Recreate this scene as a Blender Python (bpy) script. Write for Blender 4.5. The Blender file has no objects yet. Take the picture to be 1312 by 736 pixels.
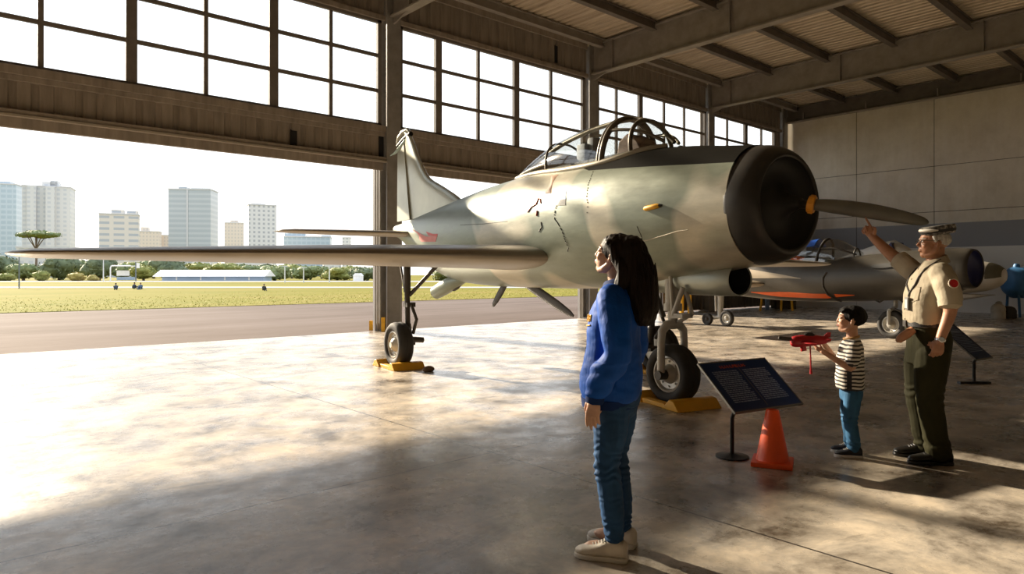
import bpy, bmesh, math, random
import numpy as np
from mathutils import Vector, Matrix, noise as mnoise
random.seed(7)
rng = np.random.default_rng(11)
PI = math.pi
SC = bpy.context.scene
COL = SC.collection
# ---- the photograph's camera: 1312x736, focal length 878 px, eye 1.42 m, horizon at row 352.  World axes follow the hangar:
# +X along the door wall (to the right), +Y out through the doors.  c2w turns camera (right, forward) metres into world metres.
F, EYE, HY = 878.0, 1.42, 352.0
CC, SS = .7493, .6623
def c2w(X, Y): return (CC*X + SS*Y, -SS*X + CC*Y)
def pix(px, py, Y):
    X = (px-656)/F*Y
    u, v = c2w(X, Y)
    return Vector((u, v, EYE-(py-HY)/F*Y))
def gnd(px, py):
    return pix(px, py, F*EYE/(py-HY))

# ---------------------------------------------------------------- materials
def new_mat(name):
    m = bpy.data.materials.new(name); m.use_nodes = True
    nt = m.node_tree
    b = nt.nodes['Principled BSDF']
    return m, nt, b
def N(nt, t, **kw):
    n = nt.nodes.new(t)
    for k, v in kw.items():
        if k in n.inputs: n.inputs[k].default_value = v
        else: setattr(n, k, v)
    return n
def L(nt, a, ao, b, bi): nt.links.new(a.outputs[ao], b.inputs[bi])
def ramp(nt, stops, interp='LINEAR'):
    r = nt.nodes.new('ShaderNodeValToRGB'); cr = r.color_ramp; cr.interpolation = interp
    while len(cr.elements) < len(stops): cr.elements.new(.5)
    for e, (p, c) in zip(cr.elements, stops):
        e.position = p; e.color = (*c, 1) if len(c) == 3 else c
    return r
def coords(nt, which='Object', scale=(1, 1, 1), rot=(0, 0, 0)):
    t = nt.nodes.new('ShaderNodeTexCoord'); m = nt.nodes.new('ShaderNodeMapping')
    m.inputs['Scale'].default_value = scale; m.inputs['Rotation'].default_value = rot
    L(nt, t, which, m, 'Vector'); return m
def mat(name, col, rough=.5, metal=0., var=.12, scale=6., bump=0., bscale=40., stretch=(1, 1, 1), spec=.5, coat=0.):
    """plain surface: colour varied a little by noise, optional fine bump"""
    m, nt, b = new_mat(name)
    c = coords(nt, 'Object', stretch)
    n = N(nt, 'ShaderNodeTexNoise', Scale=scale, Detail=6.0, Roughness=.6); L(nt, c, 'Vector', n, 'Vector')
    lo = tuple(max(0, x*(1-var)) for x in col); hi = tuple(min(1, x*(1+var)) for x in col)
    r = ramp(nt, [(.3, lo), (.7, hi)]); L(nt, n, 'Fac', r, 'Fac'); L(nt, r, 'Color', b, 'Base Color')
    b.inputs['Roughness'].default_value = rough; b.inputs['Metallic'].default_value = metal
    b.inputs['Specular IOR Level'].default_value = spec
    b.inputs['Coat Weight'].default_value = coat
    if bump:
        n2 = N(nt, 'ShaderNodeTexNoise', Scale=bscale, Detail=5.0); L(nt, c, 'Vector', n2, 'Vector')
        bp = N(nt, 'ShaderNodeBump', Strength=bump, Distance=.02); L(nt, n2, 'Fac', bp, 'Height'); L(nt, bp, 'Normal', b, 'Normal')
    return m
def glass_mat(name, tint=(.96, .97, .97), gloss=.03, rough=.03):
    m = bpy.data.materials.new(name); m.use_nodes = True; nt = m.node_tree
    nt.nodes.remove(nt.nodes['Principled BSDF']); out = nt.nodes['Material Output']
    tr = N(nt, 'ShaderNodeBsdfTransparent'); tr.inputs['Color'].default_value = (*tint, 1)
    gl = N(nt, 'ShaderNodeBsdfGlossy', Roughness=rough)
    fr = N(nt, 'ShaderNodeLayerWeight', Blend=.5)
    pw = N(nt, 'ShaderNodeMath', operation='POWER'); L(nt, fr, 'Facing', pw, 0); pw.inputs[1].default_value = 5.0
    ma = N(nt, 'ShaderNodeMath', operation='MULTIPLY_ADD'); L(nt, pw, 0, ma, 0); ma.inputs[1].default_value = .5; ma.inputs[2].default_value = gloss
    mx = N(nt, 'ShaderNodeMixShader'); L(nt, ma, 0, mx, 'Fac'); L(nt, tr, 'BSDF', mx, 1); L(nt, gl, 'BSDF', mx, 2)
    L(nt, mx, 'Shader', out, 'Surface'); return m

# ---------------------------------------------------------------- mesh builder
class MB:
    def __init__(s): s.v = []; s.f = []; s.m = []; s.sm = []
    def add(s, vs, fs, mi=0, smooth=False):
        o = len(s.v); s.v += [tuple(map(float, p)) for p in vs]
        for f in fs: s.f.append([i+o for i in f]); s.m.append(mi); s.sm.append(smooth)
        return s
    def box(s, lo, hi, mi=0, M=None, bev=0.):
        x0, y0, z0 = lo; x1, y1, z1 = hi
        if bev <= 0:
            vs = [(x0, y0, z0), (x1, y0, z0), (x1, y1, z0), (x0, y1, z0), (x0, y0, z1), (x1, y0, z1), (x1, y1, z1), (x0, y1, z1)]
            fs = [(3, 2, 1, 0), (4, 5, 6, 7), (0, 1, 5, 4), (1, 2, 6, 5), (2, 3, 7, 6), (3, 0, 4, 7)]
        else:
            bm = bmesh.new(); bmesh.ops.create_cube(bm, size=1)
            for v in bm.verts: v.co = Vector(((x0+x1)/2+v.co.x*(x1-x0), (y0+y1)/2+v.co.y*(y1-y0), (z0+z1)/2+v.co.z*(z1-z0)))
            bmesh.ops.bevel(bm, geom=bm.edges[:], offset=bev, segments=2, affect='EDGES', profile=.7)
            vs = [v.co.copy() for v in bm.verts]; fs = [[v.index for v in f.verts] for f in bm.faces]; bm.free()
        if M is not None: vs = [M @ Vector(p) for p in vs]
        return s.add(vs, fs, mi)
    def prism(s, prof, a, b, M=None, mi=0, axis='y'):
        """2-D profile (p, q) extruded from a to b along axis; p, q are the other two axes in order"""
        n = len(prof); vs = []
        for t in (a, b):
            for p, q in prof:
                vs.append({'x': (t, p, q), 'y': (p, t, q), 'z': (p, q, t)}[axis])
        fs = [tuple(range(n))[::-1], tuple(range(n, 2*n))] + [(i, (i+1) % n, n+(i+1) % n, n+i) for i in range(n)]
        if M is not None: vs = [M @ Vector(p) for p in vs]
        return s.add(vs, fs, mi)
    def tube(s, pts, rad, n=10, mi=0, caps=True, smooth=True, flat=None, M=None):
        """tube through pts; rad a number or list of r or (ra, rb); flat: reference vector for the ra axis"""
        pts = [Vector(p) for p in pts]; k = len(pts)
        if not isinstance(rad, (list, tuple)): rad = [rad]*k
        vs = []; ref = Vector(flat) if flat is not None else None; prevA = None
        for i, p in enumerate(pts):
            d = (pts[min(i+1, k-1)]-pts[max(i-1, 0)]).normalized()
            if ref is not None: A = (ref - d*ref.dot(d))
            elif prevA is None: A = d.cross(Vector((0, 0, 1))) if abs(d.z) < .9 else d.cross(Vector((1, 0, 0)))
            else: A = prevA - d*prevA.dot(d)
            A = A.normalized(); prevA = A; B = d.cross(A).normalized()
            r = rad[i]; ra, rb = r if isinstance(r, (list, tuple)) else (r, r)
            for j in range(n):
                t = 2*PI*j/n; vs.append(p + A*(ra*math.cos(t)) + B*(rb*math.sin(t)))
        fs = []
        for i in range(k-1):
            for j in range(n): fs.append((i*n+j, i*n+(j+1) % n, (i+1)*n+(j+1) % n, (i+1)*n+j))
        if M is not None: vs = [M @ p for p in vs]
        s.add(vs, fs, mi, smooth)
        if caps:
            o = len(s.v)-len(vs)
            s.f.append([o+j for j in range(n)][::-1]); s.m.append(mi); s.sm.append(False)
            s.f.append([o+(k-1)*n+j for j in range(n)]); s.m.append(mi); s.sm.append(False)
        return s
    def loft(s, rings, mi=0, caps=True, smooth=True, closed=True):
        n = len(rings[0]); k = len(rings); vs = [p for r in rings for p in r]; fs = []
        for i in range(k-1):
            for j in range(n if closed else n-1): fs.append((i*n+j, i*n+(j+1) % n, (i+1)*n+(j+1) % n, (i+1)*n+j))
        o = len(s.v); s.add(vs, fs, mi, smooth)
        if caps and closed:
            s.f.append([o+j for j in range(n)][::-1]); s.m.append(mi); s.sm.append(False)
            s.f.append([o+(k-1)*n+j for j in range(n)]); s.m.append(mi); s.sm.append(False)
        return s
    def lathe(s, prof, n=24, mi=0, M=None, smooth=True, caps=True):
        """profile of (r, z) turned about z"""
        rings = []
        for r, z in prof:
            ring = [Vector((r*math.cos(2*PI*j/n), r*math.sin(2*PI*j/n), z)) for j in range(n)]
            rings.append([M @ p for p in ring] if M is not None else ring)
        return s.loft(rings, mi, caps, smooth)
    def ball(s, c, r, n=16, mi=0, M=None):
        r = r if isinstance(r, (tuple, list)) else (r, r, r); rings = []; k = max(6, n//2)
        vs = [(c[0], c[1], c[2]-r[2])]
        for i in range(1, k):
            a = -PI/2+PI*i/k
            for j in range(n):
                t = 2*PI*j/n; vs.append((c[0]+r[0]*math.cos(a)*math.cos(t), c[1]+r[1]*math.cos(a)*math.sin(t), c[2]+r[2]*math.sin(a)))
        vs.append((c[0], c[1], c[2]+r[2])); fs = []
        for j in range(n): fs.append((0, 1+(j+1) % n, 1+j))
        for i in range(k-2):
            for j in range(n): fs.append((1+i*n+j, 1+i*n+(j+1) % n, 1+(i+1)*n+(j+1) % n, 1+(i+1)*n+j))
        e = len(vs)-1
        for j in range(n): fs.append((e, 1+(k-2)*n+j, 1+(k-2)*n+(j+1) % n))
        if M is not None: vs = [M @ Vector(p) for p in vs]
        return s.add(vs, fs, mi, True)
    def mesh(s, name):
        me = bpy.data.meshes.new(name); me.from_pydata(s.v, [], s.f)
        me.polygons.foreach_set('material_index', s.m); me.polygons.foreach_set('use_smooth', s.sm)
        me.update(); return me
    def build(s, name, mats, parent=None, recalc=True, bevel=0., loc=None, seg=2):
        me = s.mesh(name)
        if recalc:
            bm = bmesh.new(); bm.from_mesh(me); bmesh.ops.recalc_face_normals(bm, faces=bm.faces); bm.to_mesh(me); bm.free()
        me.set_sharp_from_angle(angle=.9)
        for m in (mats if isinstance(mats, (list, tuple)) else [mats]): me.materials.append(m)
        o = link(name, me, parent)
        if loc is not None: o.location = loc
        if bevel:
            bv = o.modifiers.new('bevel', 'BEVEL'); bv.width = bevel; bv.segments = seg; bv.limit_method = 'ANGLE'; bv.angle_limit = .6
        return o
def link(name, data, parent=None):
    o = bpy.data.objects.new(name, data); COL.objects.link(o)
    if parent is not None: o.parent = parent
    return o
def tag(o, label=None, cat=None, group=None, kind=None):
    if label: o['label'] = label
    if cat: o['category'] = cat
    if group: o['group'] = group
    if kind: o['kind'] = kind
    return o
def thing(name, label, cat, loc=(0, 0, 0), rz=0., group=None, scale=None):
    o = link(name, None); o.location = loc; o.rotation_euler = (0, 0, rz)
    if scale: o.scale = (scale,)*3
    return tag(o, label, cat, group)
def struct(o, label=None): o['kind'] = 'structure'; return tag(o, label) if label else o
def copy_tree(o, parent=None):
    c = o.copy(); COL.objects.link(c)
    if parent is not None: c.parent = parent
    for ch in list(o.children): copy_tree(ch, c)
    return c
def frame(o, x, y, z=None):
    """matrix whose columns are the x, y, z axes, at o"""
    x = Vector(x).normalized(); y = Vector(y); y = (y-x*y.dot(x)).normalized(); z = x.cross(y)
    M = Matrix.Identity(4)
    for i in range(3): M[i][0], M[i][1], M[i][2], M[i][3] = x[i], y[i], z[i], o[i]
    return M
def interp(xs, ys, x):
    """smooth (Catmull-Rom) interpolation through the points"""
    xs = list(xs); n = len(xs)
    if x <= xs[0]: return ys[0]
    if x >= xs[-1]: return ys[-1]
    i = max(j for j in range(n-1) if xs[j] <= x)
    t = (x-xs[i])/(xs[i+1]-xs[i])
    def slope(j):
        if j == 0: return (ys[1]-ys[0])/(xs[1]-xs[0])
        if j == n-1: return (ys[-1]-ys[-2])/(xs[-1]-xs[-2])
        a = (ys[j]-ys[j-1])/(xs[j]-xs[j-1]); b = (ys[j+1]-ys[j])/(xs[j+1]-xs[j])
        return 0 if a*b <= 0 else 2*a*b/(a+b)
    h = xs[i+1]-xs[i]; m0, m1 = slope(i)*h, slope(i+1)*h
    return (2*t**3-3*t*t+1)*ys[i]+(t**3-2*t*t+t)*m0+(-2*t**3+3*t*t)*ys[i+1]+(t**3-t*t)*m1
# ================================================================ hangar shell
def concrete_floor():
    m, nt, b = new_mat('polished_concrete')
    c = coords(nt)
    big = N(nt, 'ShaderNodeTexNoise', Scale=.35, Detail=8.0, Roughness=.65, Distortion=.2); L(nt, c, 'Vector', big, 'Vector')
    r1 = ramp(nt, [(.3, (.27, .232, .185)), (.5, (.41, .36, .295)), (.7, (.52, .47, .405))]); L(nt, big, 'Fac', r1, 'Fac')
    med = N(nt, 'ShaderNodeTexNoise', Scale=1.5, Detail=10.0, Roughness=.72, Distortion=.25); L(nt, c, 'Vector', med, 'Vector')
    r2 = ramp(nt, [(.36, (.10, .085, .07)), (.5, (.5, .5, .5)), (.64, (.86, .83, .78))]); L(nt, med, 'Fac', r2, 'Fac')
    mx = N(nt, 'ShaderNodeMix', data_type='RGBA', blend_type='OVERLAY'); mx.inputs['Factor'].default_value = .95
    L(nt, r1, 'Color', mx, 'A'); L(nt, r2, 'Color', mx, 'B')
    # oil stains, stretched along the bay
    c2 = coords(nt, 'Object', (.55, 1.5, 1), (0, 0, .5))
    st = N(nt, 'ShaderNodeTexNoise', Scale=.9, Detail=7.0, Roughness=.72, Distortion=.8); L(nt, c2, 'Vector', st, 'Vector')
    r3 = ramp(nt, [(.565, (0, 0, 0)), (.70, (.9, .9, .9))]); L(nt, st, 'Fac', r3, 'Fac')
    mx2 = N(nt, 'ShaderNodeMix', data_type='RGBA'); L(nt, r3, 'Color', mx2, 'Factor'); L(nt, mx, 'Result', mx2, 'A'); mx2.inputs['B'].default_value = (.085, .072, .058, 1)
    # joints: a line every 6 m along x and every 6.2 m along y
    sep = N(nt, 'ShaderNodeSeparateXYZ'); tc = N(nt, 'ShaderNodeTexCoord'); L(nt, tc, 'Object', sep, 'Vector')
    def line(axis, off, per):
        a = N(nt, 'ShaderNodeMath', operation='SUBTRACT'); L(nt, sep, axis, a, 0); a.inputs[1].default_value = off-per/2
        md = N(nt, 'ShaderNodeMath', operation='FLOORED_MODULO'); L(nt, a, 0, md, 0); md.inputs[1].default_value = per
        sb = N(nt, 'ShaderNodeMath', operation='SUBTRACT'); L(nt, md, 0, sb, 0); sb.inputs[1].default_value = per/2
        ab = N(nt, 'ShaderNodeMath', operation='ABSOLUTE'); L(nt, sb, 0, ab, 0)
        lt = N(nt, 'ShaderNodeMath', operation='LESS_THAN'); L(nt, ab, 0, lt, 0); lt.inputs[1].default_value = .008
        return lt
    a, bb = line('X', 3.5, 6.0), line('Y', 4.2, 6.2)
    mxm = N(nt, 'ShaderNodeMath', operation='MAXIMUM'); L(nt, a, 0, mxm, 0); L(nt, bb, 0, mxm, 1)
    mx3 = N(nt, 'ShaderNodeMix', data_type='RGBA'); L(nt, mxm, 0, mx3, 'Factor'); L(nt, mx2, 'Result', mx3, 'A'); mx3.inputs['B'].default_value = (.05, .043, .036, 1)
    L(nt, mx3, 'Result', b, 'Base Color')
    rr = N(nt, 'ShaderNodeTexNoise', Scale=2.3, Detail=8.0, Roughness=.7); L(nt, c, 'Vector', rr, 'Vector')
    rm = N(nt, 'ShaderNodeMapRange'); rm.inputs['From Min'].default_value = .3; rm.inputs['From Max'].default_value = .7
    rm.inputs['To Min'].default_value = .16; rm.inputs['To Max'].default_value = .42
    L(nt, rr, 'Fac', rm, 'Value'); L(nt, rm, 'Result', b, 'Roughness')
    fb = N(nt, 'ShaderNodeTexNoise', Scale=9.0, Detail=8.0, Roughness=.65); L(nt, c, 'Vector', fb, 'Vector')
    bp = N(nt, 'ShaderNodeBump', Strength=.12, Distance=.02); L(nt, fb, 'Fac', bp, 'Height'); L(nt, bp, 'Normal', b, 'Normal')
    b.inputs['Specular IOR Level'].default_value = .55
    return m
M_floor = concrete_floor()
M_steel = mat('painted_steel', (.27, .24, .205), .55, .0, .18, 3., .15, 30.)
M_column = mat('column_steel', (.25, .235, .215), .5, .0, .22, 2.5, .15, 25.)
M_dark_steel = mat('dark_steel', (.13, .11, .09), .55, .0, .2, 3.)
M_sheet = mat('header_sheet', (.28, .235, .19), .55, .0, .25, 1.8, .1, 20., (4, 4, .5))
M_mullion = mat('mullion_paint', (.17, .145, .125), .6, 0, .15, 4.)
M_pane = glass_mat('window_pane', (.97, .98, .985))
M_rail = mat('door_rail', (.40, .35, .28), .4, .3, .15, 3.)

WY = 15.0                  # door wall
EX = 29.7                  # end wall
EAVE, ROOFZ = 7.8, 8.9
XL, YB = -10.0, -15.0
mb = MB().box((XL, YB, -.25), (EX, WY+.15, 0)); struct(mb.build('floor', M_floor))

# ---- end wall: cast concrete panels with recessed joints and a painted band
def concrete_wall():
    m, nt, b = new_mat('wall_concrete')
    tc = N(nt, 'ShaderNodeTexCoord'); sep = N(nt, 'ShaderNodeSeparateXYZ'); L(nt, tc, 'Object', sep, 'Vector')
    n = N(nt, 'ShaderNodeTexNoise', Scale=.8, Detail=9.0, Roughness=.68); L(nt, tc, 'Object', n, 'Vector')
    r = ramp(nt, [(.3, (.62, .56, .46)), (.7, (.82, .76, .65))]); L(nt, n, 'Fac', r, 'Fac')
    c2 = coords(nt, 'Object', (1, 1, .12)); n2 = N(nt, 'ShaderNodeTexNoise', Scale=3.5, Detail=6.0, Roughness=.6); L(nt, c2, 'Vector', n2, 'Vector')
    r2 = ramp(nt, [(.3, (.42, .42, .42)), (.7, (.58, .58, .58))]); L(nt, n2, 'Fac', r2, 'Fac')
    ov = N(nt, 'ShaderNodeMix', data_type='RGBA', blend_type='OVERLAY'); ov.inputs['Factor'].default_value = .6; L(nt, r, 'Color', ov, 'A'); L(nt, r2, 'Color', ov, 'B')
    # painted: grey-blue band 2.44-3.36 m, off-white dado below
    zr = N(nt, 'ShaderNodeMapRange'); zr.inputs['From Min'].default_value = 0; zr.inputs['From Max'].default_value = 10; L(nt, sep, 'Z', zr, 'Value')
    rc = ramp(nt, [(0, (.76, .74, .69)), (.244, (.31, .315, .33)), (.338, (0, 0, 0))], 'CONSTANT'); L(nt, zr, 'Result', rc, 'Fac')
    fm = N(nt, 'ShaderNodeMath', operation='LESS_THAN'); L(nt, zr, 'Result', fm, 0); fm.inputs[1].default_value = .338
    mx = N(nt, 'ShaderNodeMix', data_type='RGBA'); L(nt, fm, 0, mx, 'Factor'); L(nt, ov, 'Result', mx, 'A'); L(nt, rc, 'Color', mx, 'B')
    L(nt, mx, 'Result', b, 'Base Color'); b.inputs['Roughness'].default_value = .85
    bp = N(nt, 'ShaderNodeBump', Strength=.25, Distance=.02); L(nt, n2, 'Fac', bp, 'Height'); L(nt, bp, 'Normal', b, 'Normal')
    return m
M_wall = concrete_wall()
mb = MB()
ys = [YB, -11.4, -8.5, -5.6, -2.7, .2, 3.1, 6.0, 9.02, 11.9, WY+.3]
zs = [0, 3.84, 5.6, 9.2]
mb.box((EX+.03, YB, 0), (EX+.3, WY+.3, 9.2), 1)
for i in range(len(ys)-1):
    for j in range(len(zs)-1):
        g = .011
        mb.box((EX, ys[i]+g, zs[j]+(g if j else 0)), (EX+.03, ys[i+1]-g, zs[j+1]-g))
struct(mb.build('wall_end', [M_wall, mat('joint_dark', (.10, .085, .065), .9)]))
M_back = mat('back_wall_sheet', (.60, .54, .46), .8, 0, .12, 2.)
struct(MB().box((XL-.3, YB-.3, 0), (EX+.3, YB, 9.2)).build('wall_back', M_back))
struct(MB().box((XL-.3, YB, 0), (XL, WY+.3, 9.2)).build('wall_left', M_back))

# ---- columns, roof beams, purlins
COLX = [9.17, 16.66, 23.52, 29.45]
def h_section(mb, x, y, z0, z1, w=.40, d=.42, tf=.05, tw=.04):
    """H column: flanges across x, web along y"""
    mb.box((x-w/2, y-d/2, z0), (x+w/2, y-d/2+tf, z1)); mb.box((x-w/2, y+d/2-tf, z0), (x+w/2, y+d/2, z1)); mb.box((x-tw/2, y-d/2+tf, z0), (x+tw/2, y+d/2-tf, z1))
for x in COLX+[-9.6]:
    mb = MB(); h_section(mb, x, WY+.05, 0, ROOFZ-.05); mb.box((x-.28, WY-.2, 0), (x+.28, WY+.3, .03))
    o = struct(mb.build('steel_column', M_column, bevel=.006))
    # bolted knee bracket where the roof beam meets the column
beamz = 7.86
for x in [2.2]+COLX[:3]+[-5.0]:
    mb = MB(); y0, y1 = YB, WY-.16; w = .26
    mb.box((x-w/2, y0, beamz), (x+w/2, y1, beamz+.045)); mb.box((x-w/2, y0, ROOFZ-.105), (x+w/2, y1, ROOFZ-.06)); mb.box((x-.02, y0, beamz+.045), (x+.02, y1, ROOFZ-.105))
    for y in np.arange(14.0, YB, -4.08):       # web stiffeners
        mb.box((x-w/2+.01, y-.012, beamz+.045), (x+w/2-.01, y+.012, ROOFZ-.105))
    if x in COLX[:3] or x == -5.0:
        mb.prism([(WY-.16, beamz), (WY-.75, beamz), (WY-.16, beamz-.16)], x-.02, x+.02, axis='x')
    struct(mb.build('roof_beam', M_steel, bevel=.004))
# end beam against the end wall and the pipe hung under it
struct(MB().box((EX-.22, YB, 8.2), (EX-.002, WY-.2, 8.45)).box((EX-.16, YB, 8.45), (EX-.12, WY-.2, ROOFZ-.07)).build('roof_beam', M_dark_steel))
pipe = MB().tube([(EX-.34, YB+.1, 8.16), (EX-.34, WY-.25, 8.16)], .055, 12)
for y in np.arange(-12, 14.5, 2.6): pipe.box((EX-.36, y-.02, 8.16), (EX-.32, y+.02, 8.5))
struct(pipe.build('trim_1', M_steel))
edges = [XL, -5.0, 2.2]+COLX[:3]+[EX-.1]
for y in [14.35, 12.33, 10.29, 8.2, 6.16, 4.1, 2.05, 0, -2.05, -4.1, -6.15, -8.2, -10.25, -12.3]:
    mb = MB()
    for a, b_ in zip(edges[:-1], edges[1:]):
        a2, b2 = a+.16, b_-.16
        mb.box((a2, y-.085, ROOFZ-.30), (b2, y+.085, ROOFZ-.27)); mb.box((a2, y-.085, ROOFZ-.06), (b2, y+.085, ROOFZ-.03)); mb.box((a2, y-.018, ROOFZ-.27), (b2, y+.018, ROOFZ-.06))
    struct(mb.build('purlin', M_dark_steel if y < 14 else M_steel))

# ---- roof sheeting: trapezoid ribs running from eave to ridge
def roof_mat():
    m, nt, b = new_mat('roof_sheet')
    c = coords(nt, 'Object', (6, .35, 1)); n = N(nt, 'ShaderNodeTexNoise', Scale=1.6, Detail=8.0, Roughness=.7); L(nt, c, 'Vector', n, 'Vector')
    r = ramp(nt, [(.32, (.40, .315, .22)), (.55, (.60, .50, .37)), (.72, (.78, .68, .54))]); L(nt, n, 'Fac', r, 'Fac'); L(nt, r, 'Color', b, 'Base Color')
    b.inputs['Roughness'].default_value = .5; b.inputs['Metallic'].default_value = .25
    return m
M_roof = roof_mat()
mb = MB(); prof = []
x = XL
while x < EX+.2:
    prof += [(x, 0), (x+.13, 0), (x+.16, .045), (x+.22, .045)]; x += .25
yr = [YB-.3, -10, -5.2, -.4, 4.9, 9.6, WY+.6]
for a, b_ in zip(yr[:-1], yr[1:]):            # lapped sheets
    vs = [(p, a, ROOFZ+q+.012) for p, q in prof]+[(p, b_+.12, ROOFZ+q) for p, q in prof]; n = len(prof)
    mb.add(vs, [(i, i+1, n+i+1, n+i) for i in range(n-1)])
mb.box((XL-.3, YB-.3, ROOFZ+.12), (EX+.4, WY+.6, ROOFZ+.2))
struct(mb.build('ceiling', M_roof, recalc=False))
# thin suspension rod seen hanging between two beams
struct(MB().tube([pix(1199, 4, 24.5)*1, pix(1198, 57, 24.5)], .015, 6).build('trim_2', M_dark_steel))

# ---- door wall: corrugated header bands, sill and track beams, clerestory windows
def ribbed(mb, x0, x1, y, z0, z1, per=.34, dep=.035):
    x = x0; prof = []
    while x < x1-.001:
        w = min(per, x1-x); prof += [(x, 0), (x+w*.58, 0), (x+w*.66, dep), (x+w*.92, dep)]; x += w
    prof.append((x1, 0)); n = len(prof)
    vs = [(p, y+q, z0) for p, q in prof]+[(p, y+q, z1) for p, q in prof]
    mb.add(vs, [(i, i+1, n+i+1, n+i) for i in range(n-1)])
    mb.box((x0, y+dep+.02, z0), (x1, y+dep+.1, z1))
bays = [(-9.4, 8.97), (9.37, 16.46), (16.86, 23.32), (23.72, 29.25)]
SILL, HEAD, OPEN = 5.13, 7.76, 4.04
for k, (a, b_) in enumerate(bays):
    mb = MB()
    ribbed(mb, a, b_, WY+.0, OPEN+.2, SILL-.1)
    ribbed(mb, a, b_, WY+.0, HEAD+.1, ROOFZ+.05)
    o = struct(mb.build('wall_front', M_sheet))
    mb = MB()
    mb.box((a, WY-.12, SILL-.16), (b_, WY+.1, SILL)); mb.box((a, WY-.06, SILL-.26), (b_, WY+.06, SILL-.16))
    mb.box((a, WY-.10, HEAD), (b_, WY+.1, HEAD+.12)); mb.box((a, WY-.06, ROOFZ-.22), (b_, WY-.005, ROOFZ-.05))
    mb.box((a, WY-.14, OPEN+.2), (b_, WY+.08, OPEN+.30)); mb.box((a, WY+.02, OPEN), (b_, WY+.12, OPEN+.2))
    struct(mb.build('trim_%d' % (k+3), M_sheet, bevel=.006))
    struct(MB().box((a, WY-.17, OPEN+.17), (b_, WY-.07, OPEN+.215)).build('trim_%d' % (k+7), M_rail, bevel=.004))
# dark vent slots left open in the header sheet
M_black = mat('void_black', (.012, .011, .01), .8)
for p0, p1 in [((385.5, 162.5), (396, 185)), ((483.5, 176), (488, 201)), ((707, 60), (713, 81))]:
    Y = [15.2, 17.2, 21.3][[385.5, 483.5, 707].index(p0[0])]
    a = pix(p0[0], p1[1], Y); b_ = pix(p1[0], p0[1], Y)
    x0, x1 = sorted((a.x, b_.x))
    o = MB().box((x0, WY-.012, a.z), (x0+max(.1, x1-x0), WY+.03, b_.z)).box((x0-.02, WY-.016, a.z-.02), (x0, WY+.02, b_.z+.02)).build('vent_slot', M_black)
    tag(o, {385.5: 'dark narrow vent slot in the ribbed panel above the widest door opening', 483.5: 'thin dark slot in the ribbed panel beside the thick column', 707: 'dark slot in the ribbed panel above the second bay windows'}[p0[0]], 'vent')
def window(k, a, b_, thick, thin, low=SILL):
    w = struct(link('window_%d' % k, None)); w.location = (0, 0, 0)
    y0, y1 = WY-.02, WY+.05
    mb = MB()
    mb.box((a, y0-.02, SILL), (a+.10, y1, HEAD)); mb.box((b_-.10, y0-.02, SILL), (b_, y1, HEAD)); mb.box((a, y0-.02, SILL), (b_, y1, SILL+.06)); mb.box((a, y0-.02, HEAD-.07), (b_, y1, HEAD))
    mb.build('window_frame', M_mullion, w)
    mb = MB()
    for x in thick: mb.box((x-.10, y0-.03, SILL+.06), (x+.10, y1, HEAD-.07))
    for x in thin: mb.box((x-.045, y0, SILL+.06), (x+.045, y1, HEAD-.07))
    h = (HEAD-SILL)/3
    for z in (SILL+h, SILL+2*h): mb.box((a+.1, y0+.005, z-.04), (b_-.1, y1-.005, z+.04))
    mb.build('mullion', M_mullion, w)
    MB().box((a+.08, WY+.015, SILL+.05), (b_-.08, WY+.021, HEAD-.05)).build('window_pane', M_pane, w)
window(1, -9.3, 8.88, [3.3, 6.14, .45, -2.5, -5.5], [1.83, 4.7, 7.53, -1.0, -4.0, -7.2])
window(2, 9.40, 16.35, [10.62, 13.41], [12.0, 14.86])
window(3, 16.95, 23.30, [19.24], [17.97, 20.64, 21.9])
window(4, 23.8, 28.75, [26.28], [24.89, 27.6])
mb = MB(); ribbed(mb, 28.75, 29.25, WY+.0, SILL, HEAD); struct(mb.build('wall_front', M_sheet))  # sheet strip added beside the window to keep sun off the end wall
# closed ribbed door leaves: part of the third bay and the whole fourth bay, with steel kick posts
M_door = mat('door_leaf_sheet', (.15, .135, .115), .6, 0, .2, 2.)
for k, (a, b_) in enumerate([(20.7, 23.3), (23.72, 29.25)]):
    d = struct(link('door_%d' % (k+1), None))
    mb = MB(); ribbed(mb, a, b_, WY+.16, .04, OPEN+.05, .30, .03); mb.build('door_leaf', M_door, d)
    mb = MB()
    for x in np.linspace(a+.06, b_-.06, 3): mb.box((x-.05, WY+.10, .03), (x+.05, WY+.15, OPEN))
    mb.build('door_frame', M_mullion, d)
# door jambs with guide rails beside the columns
M_jamb = mat('door_jamb', (.42, .40, .37), .45, 0, .15, 3.)
for k, (x, s) in enumerate([(8.93, -1), (9.41, 1), (16.42, -1)]):
    mb = MB()
    for d in (0, .07, .14): mb.box((x+s*d-.018, WY+.10, 0), (x+s*d+.018, WY+.19, OPEN+.02))
    struct(mb.build('trim_%d' % (k+12), M_jamb))
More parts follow.
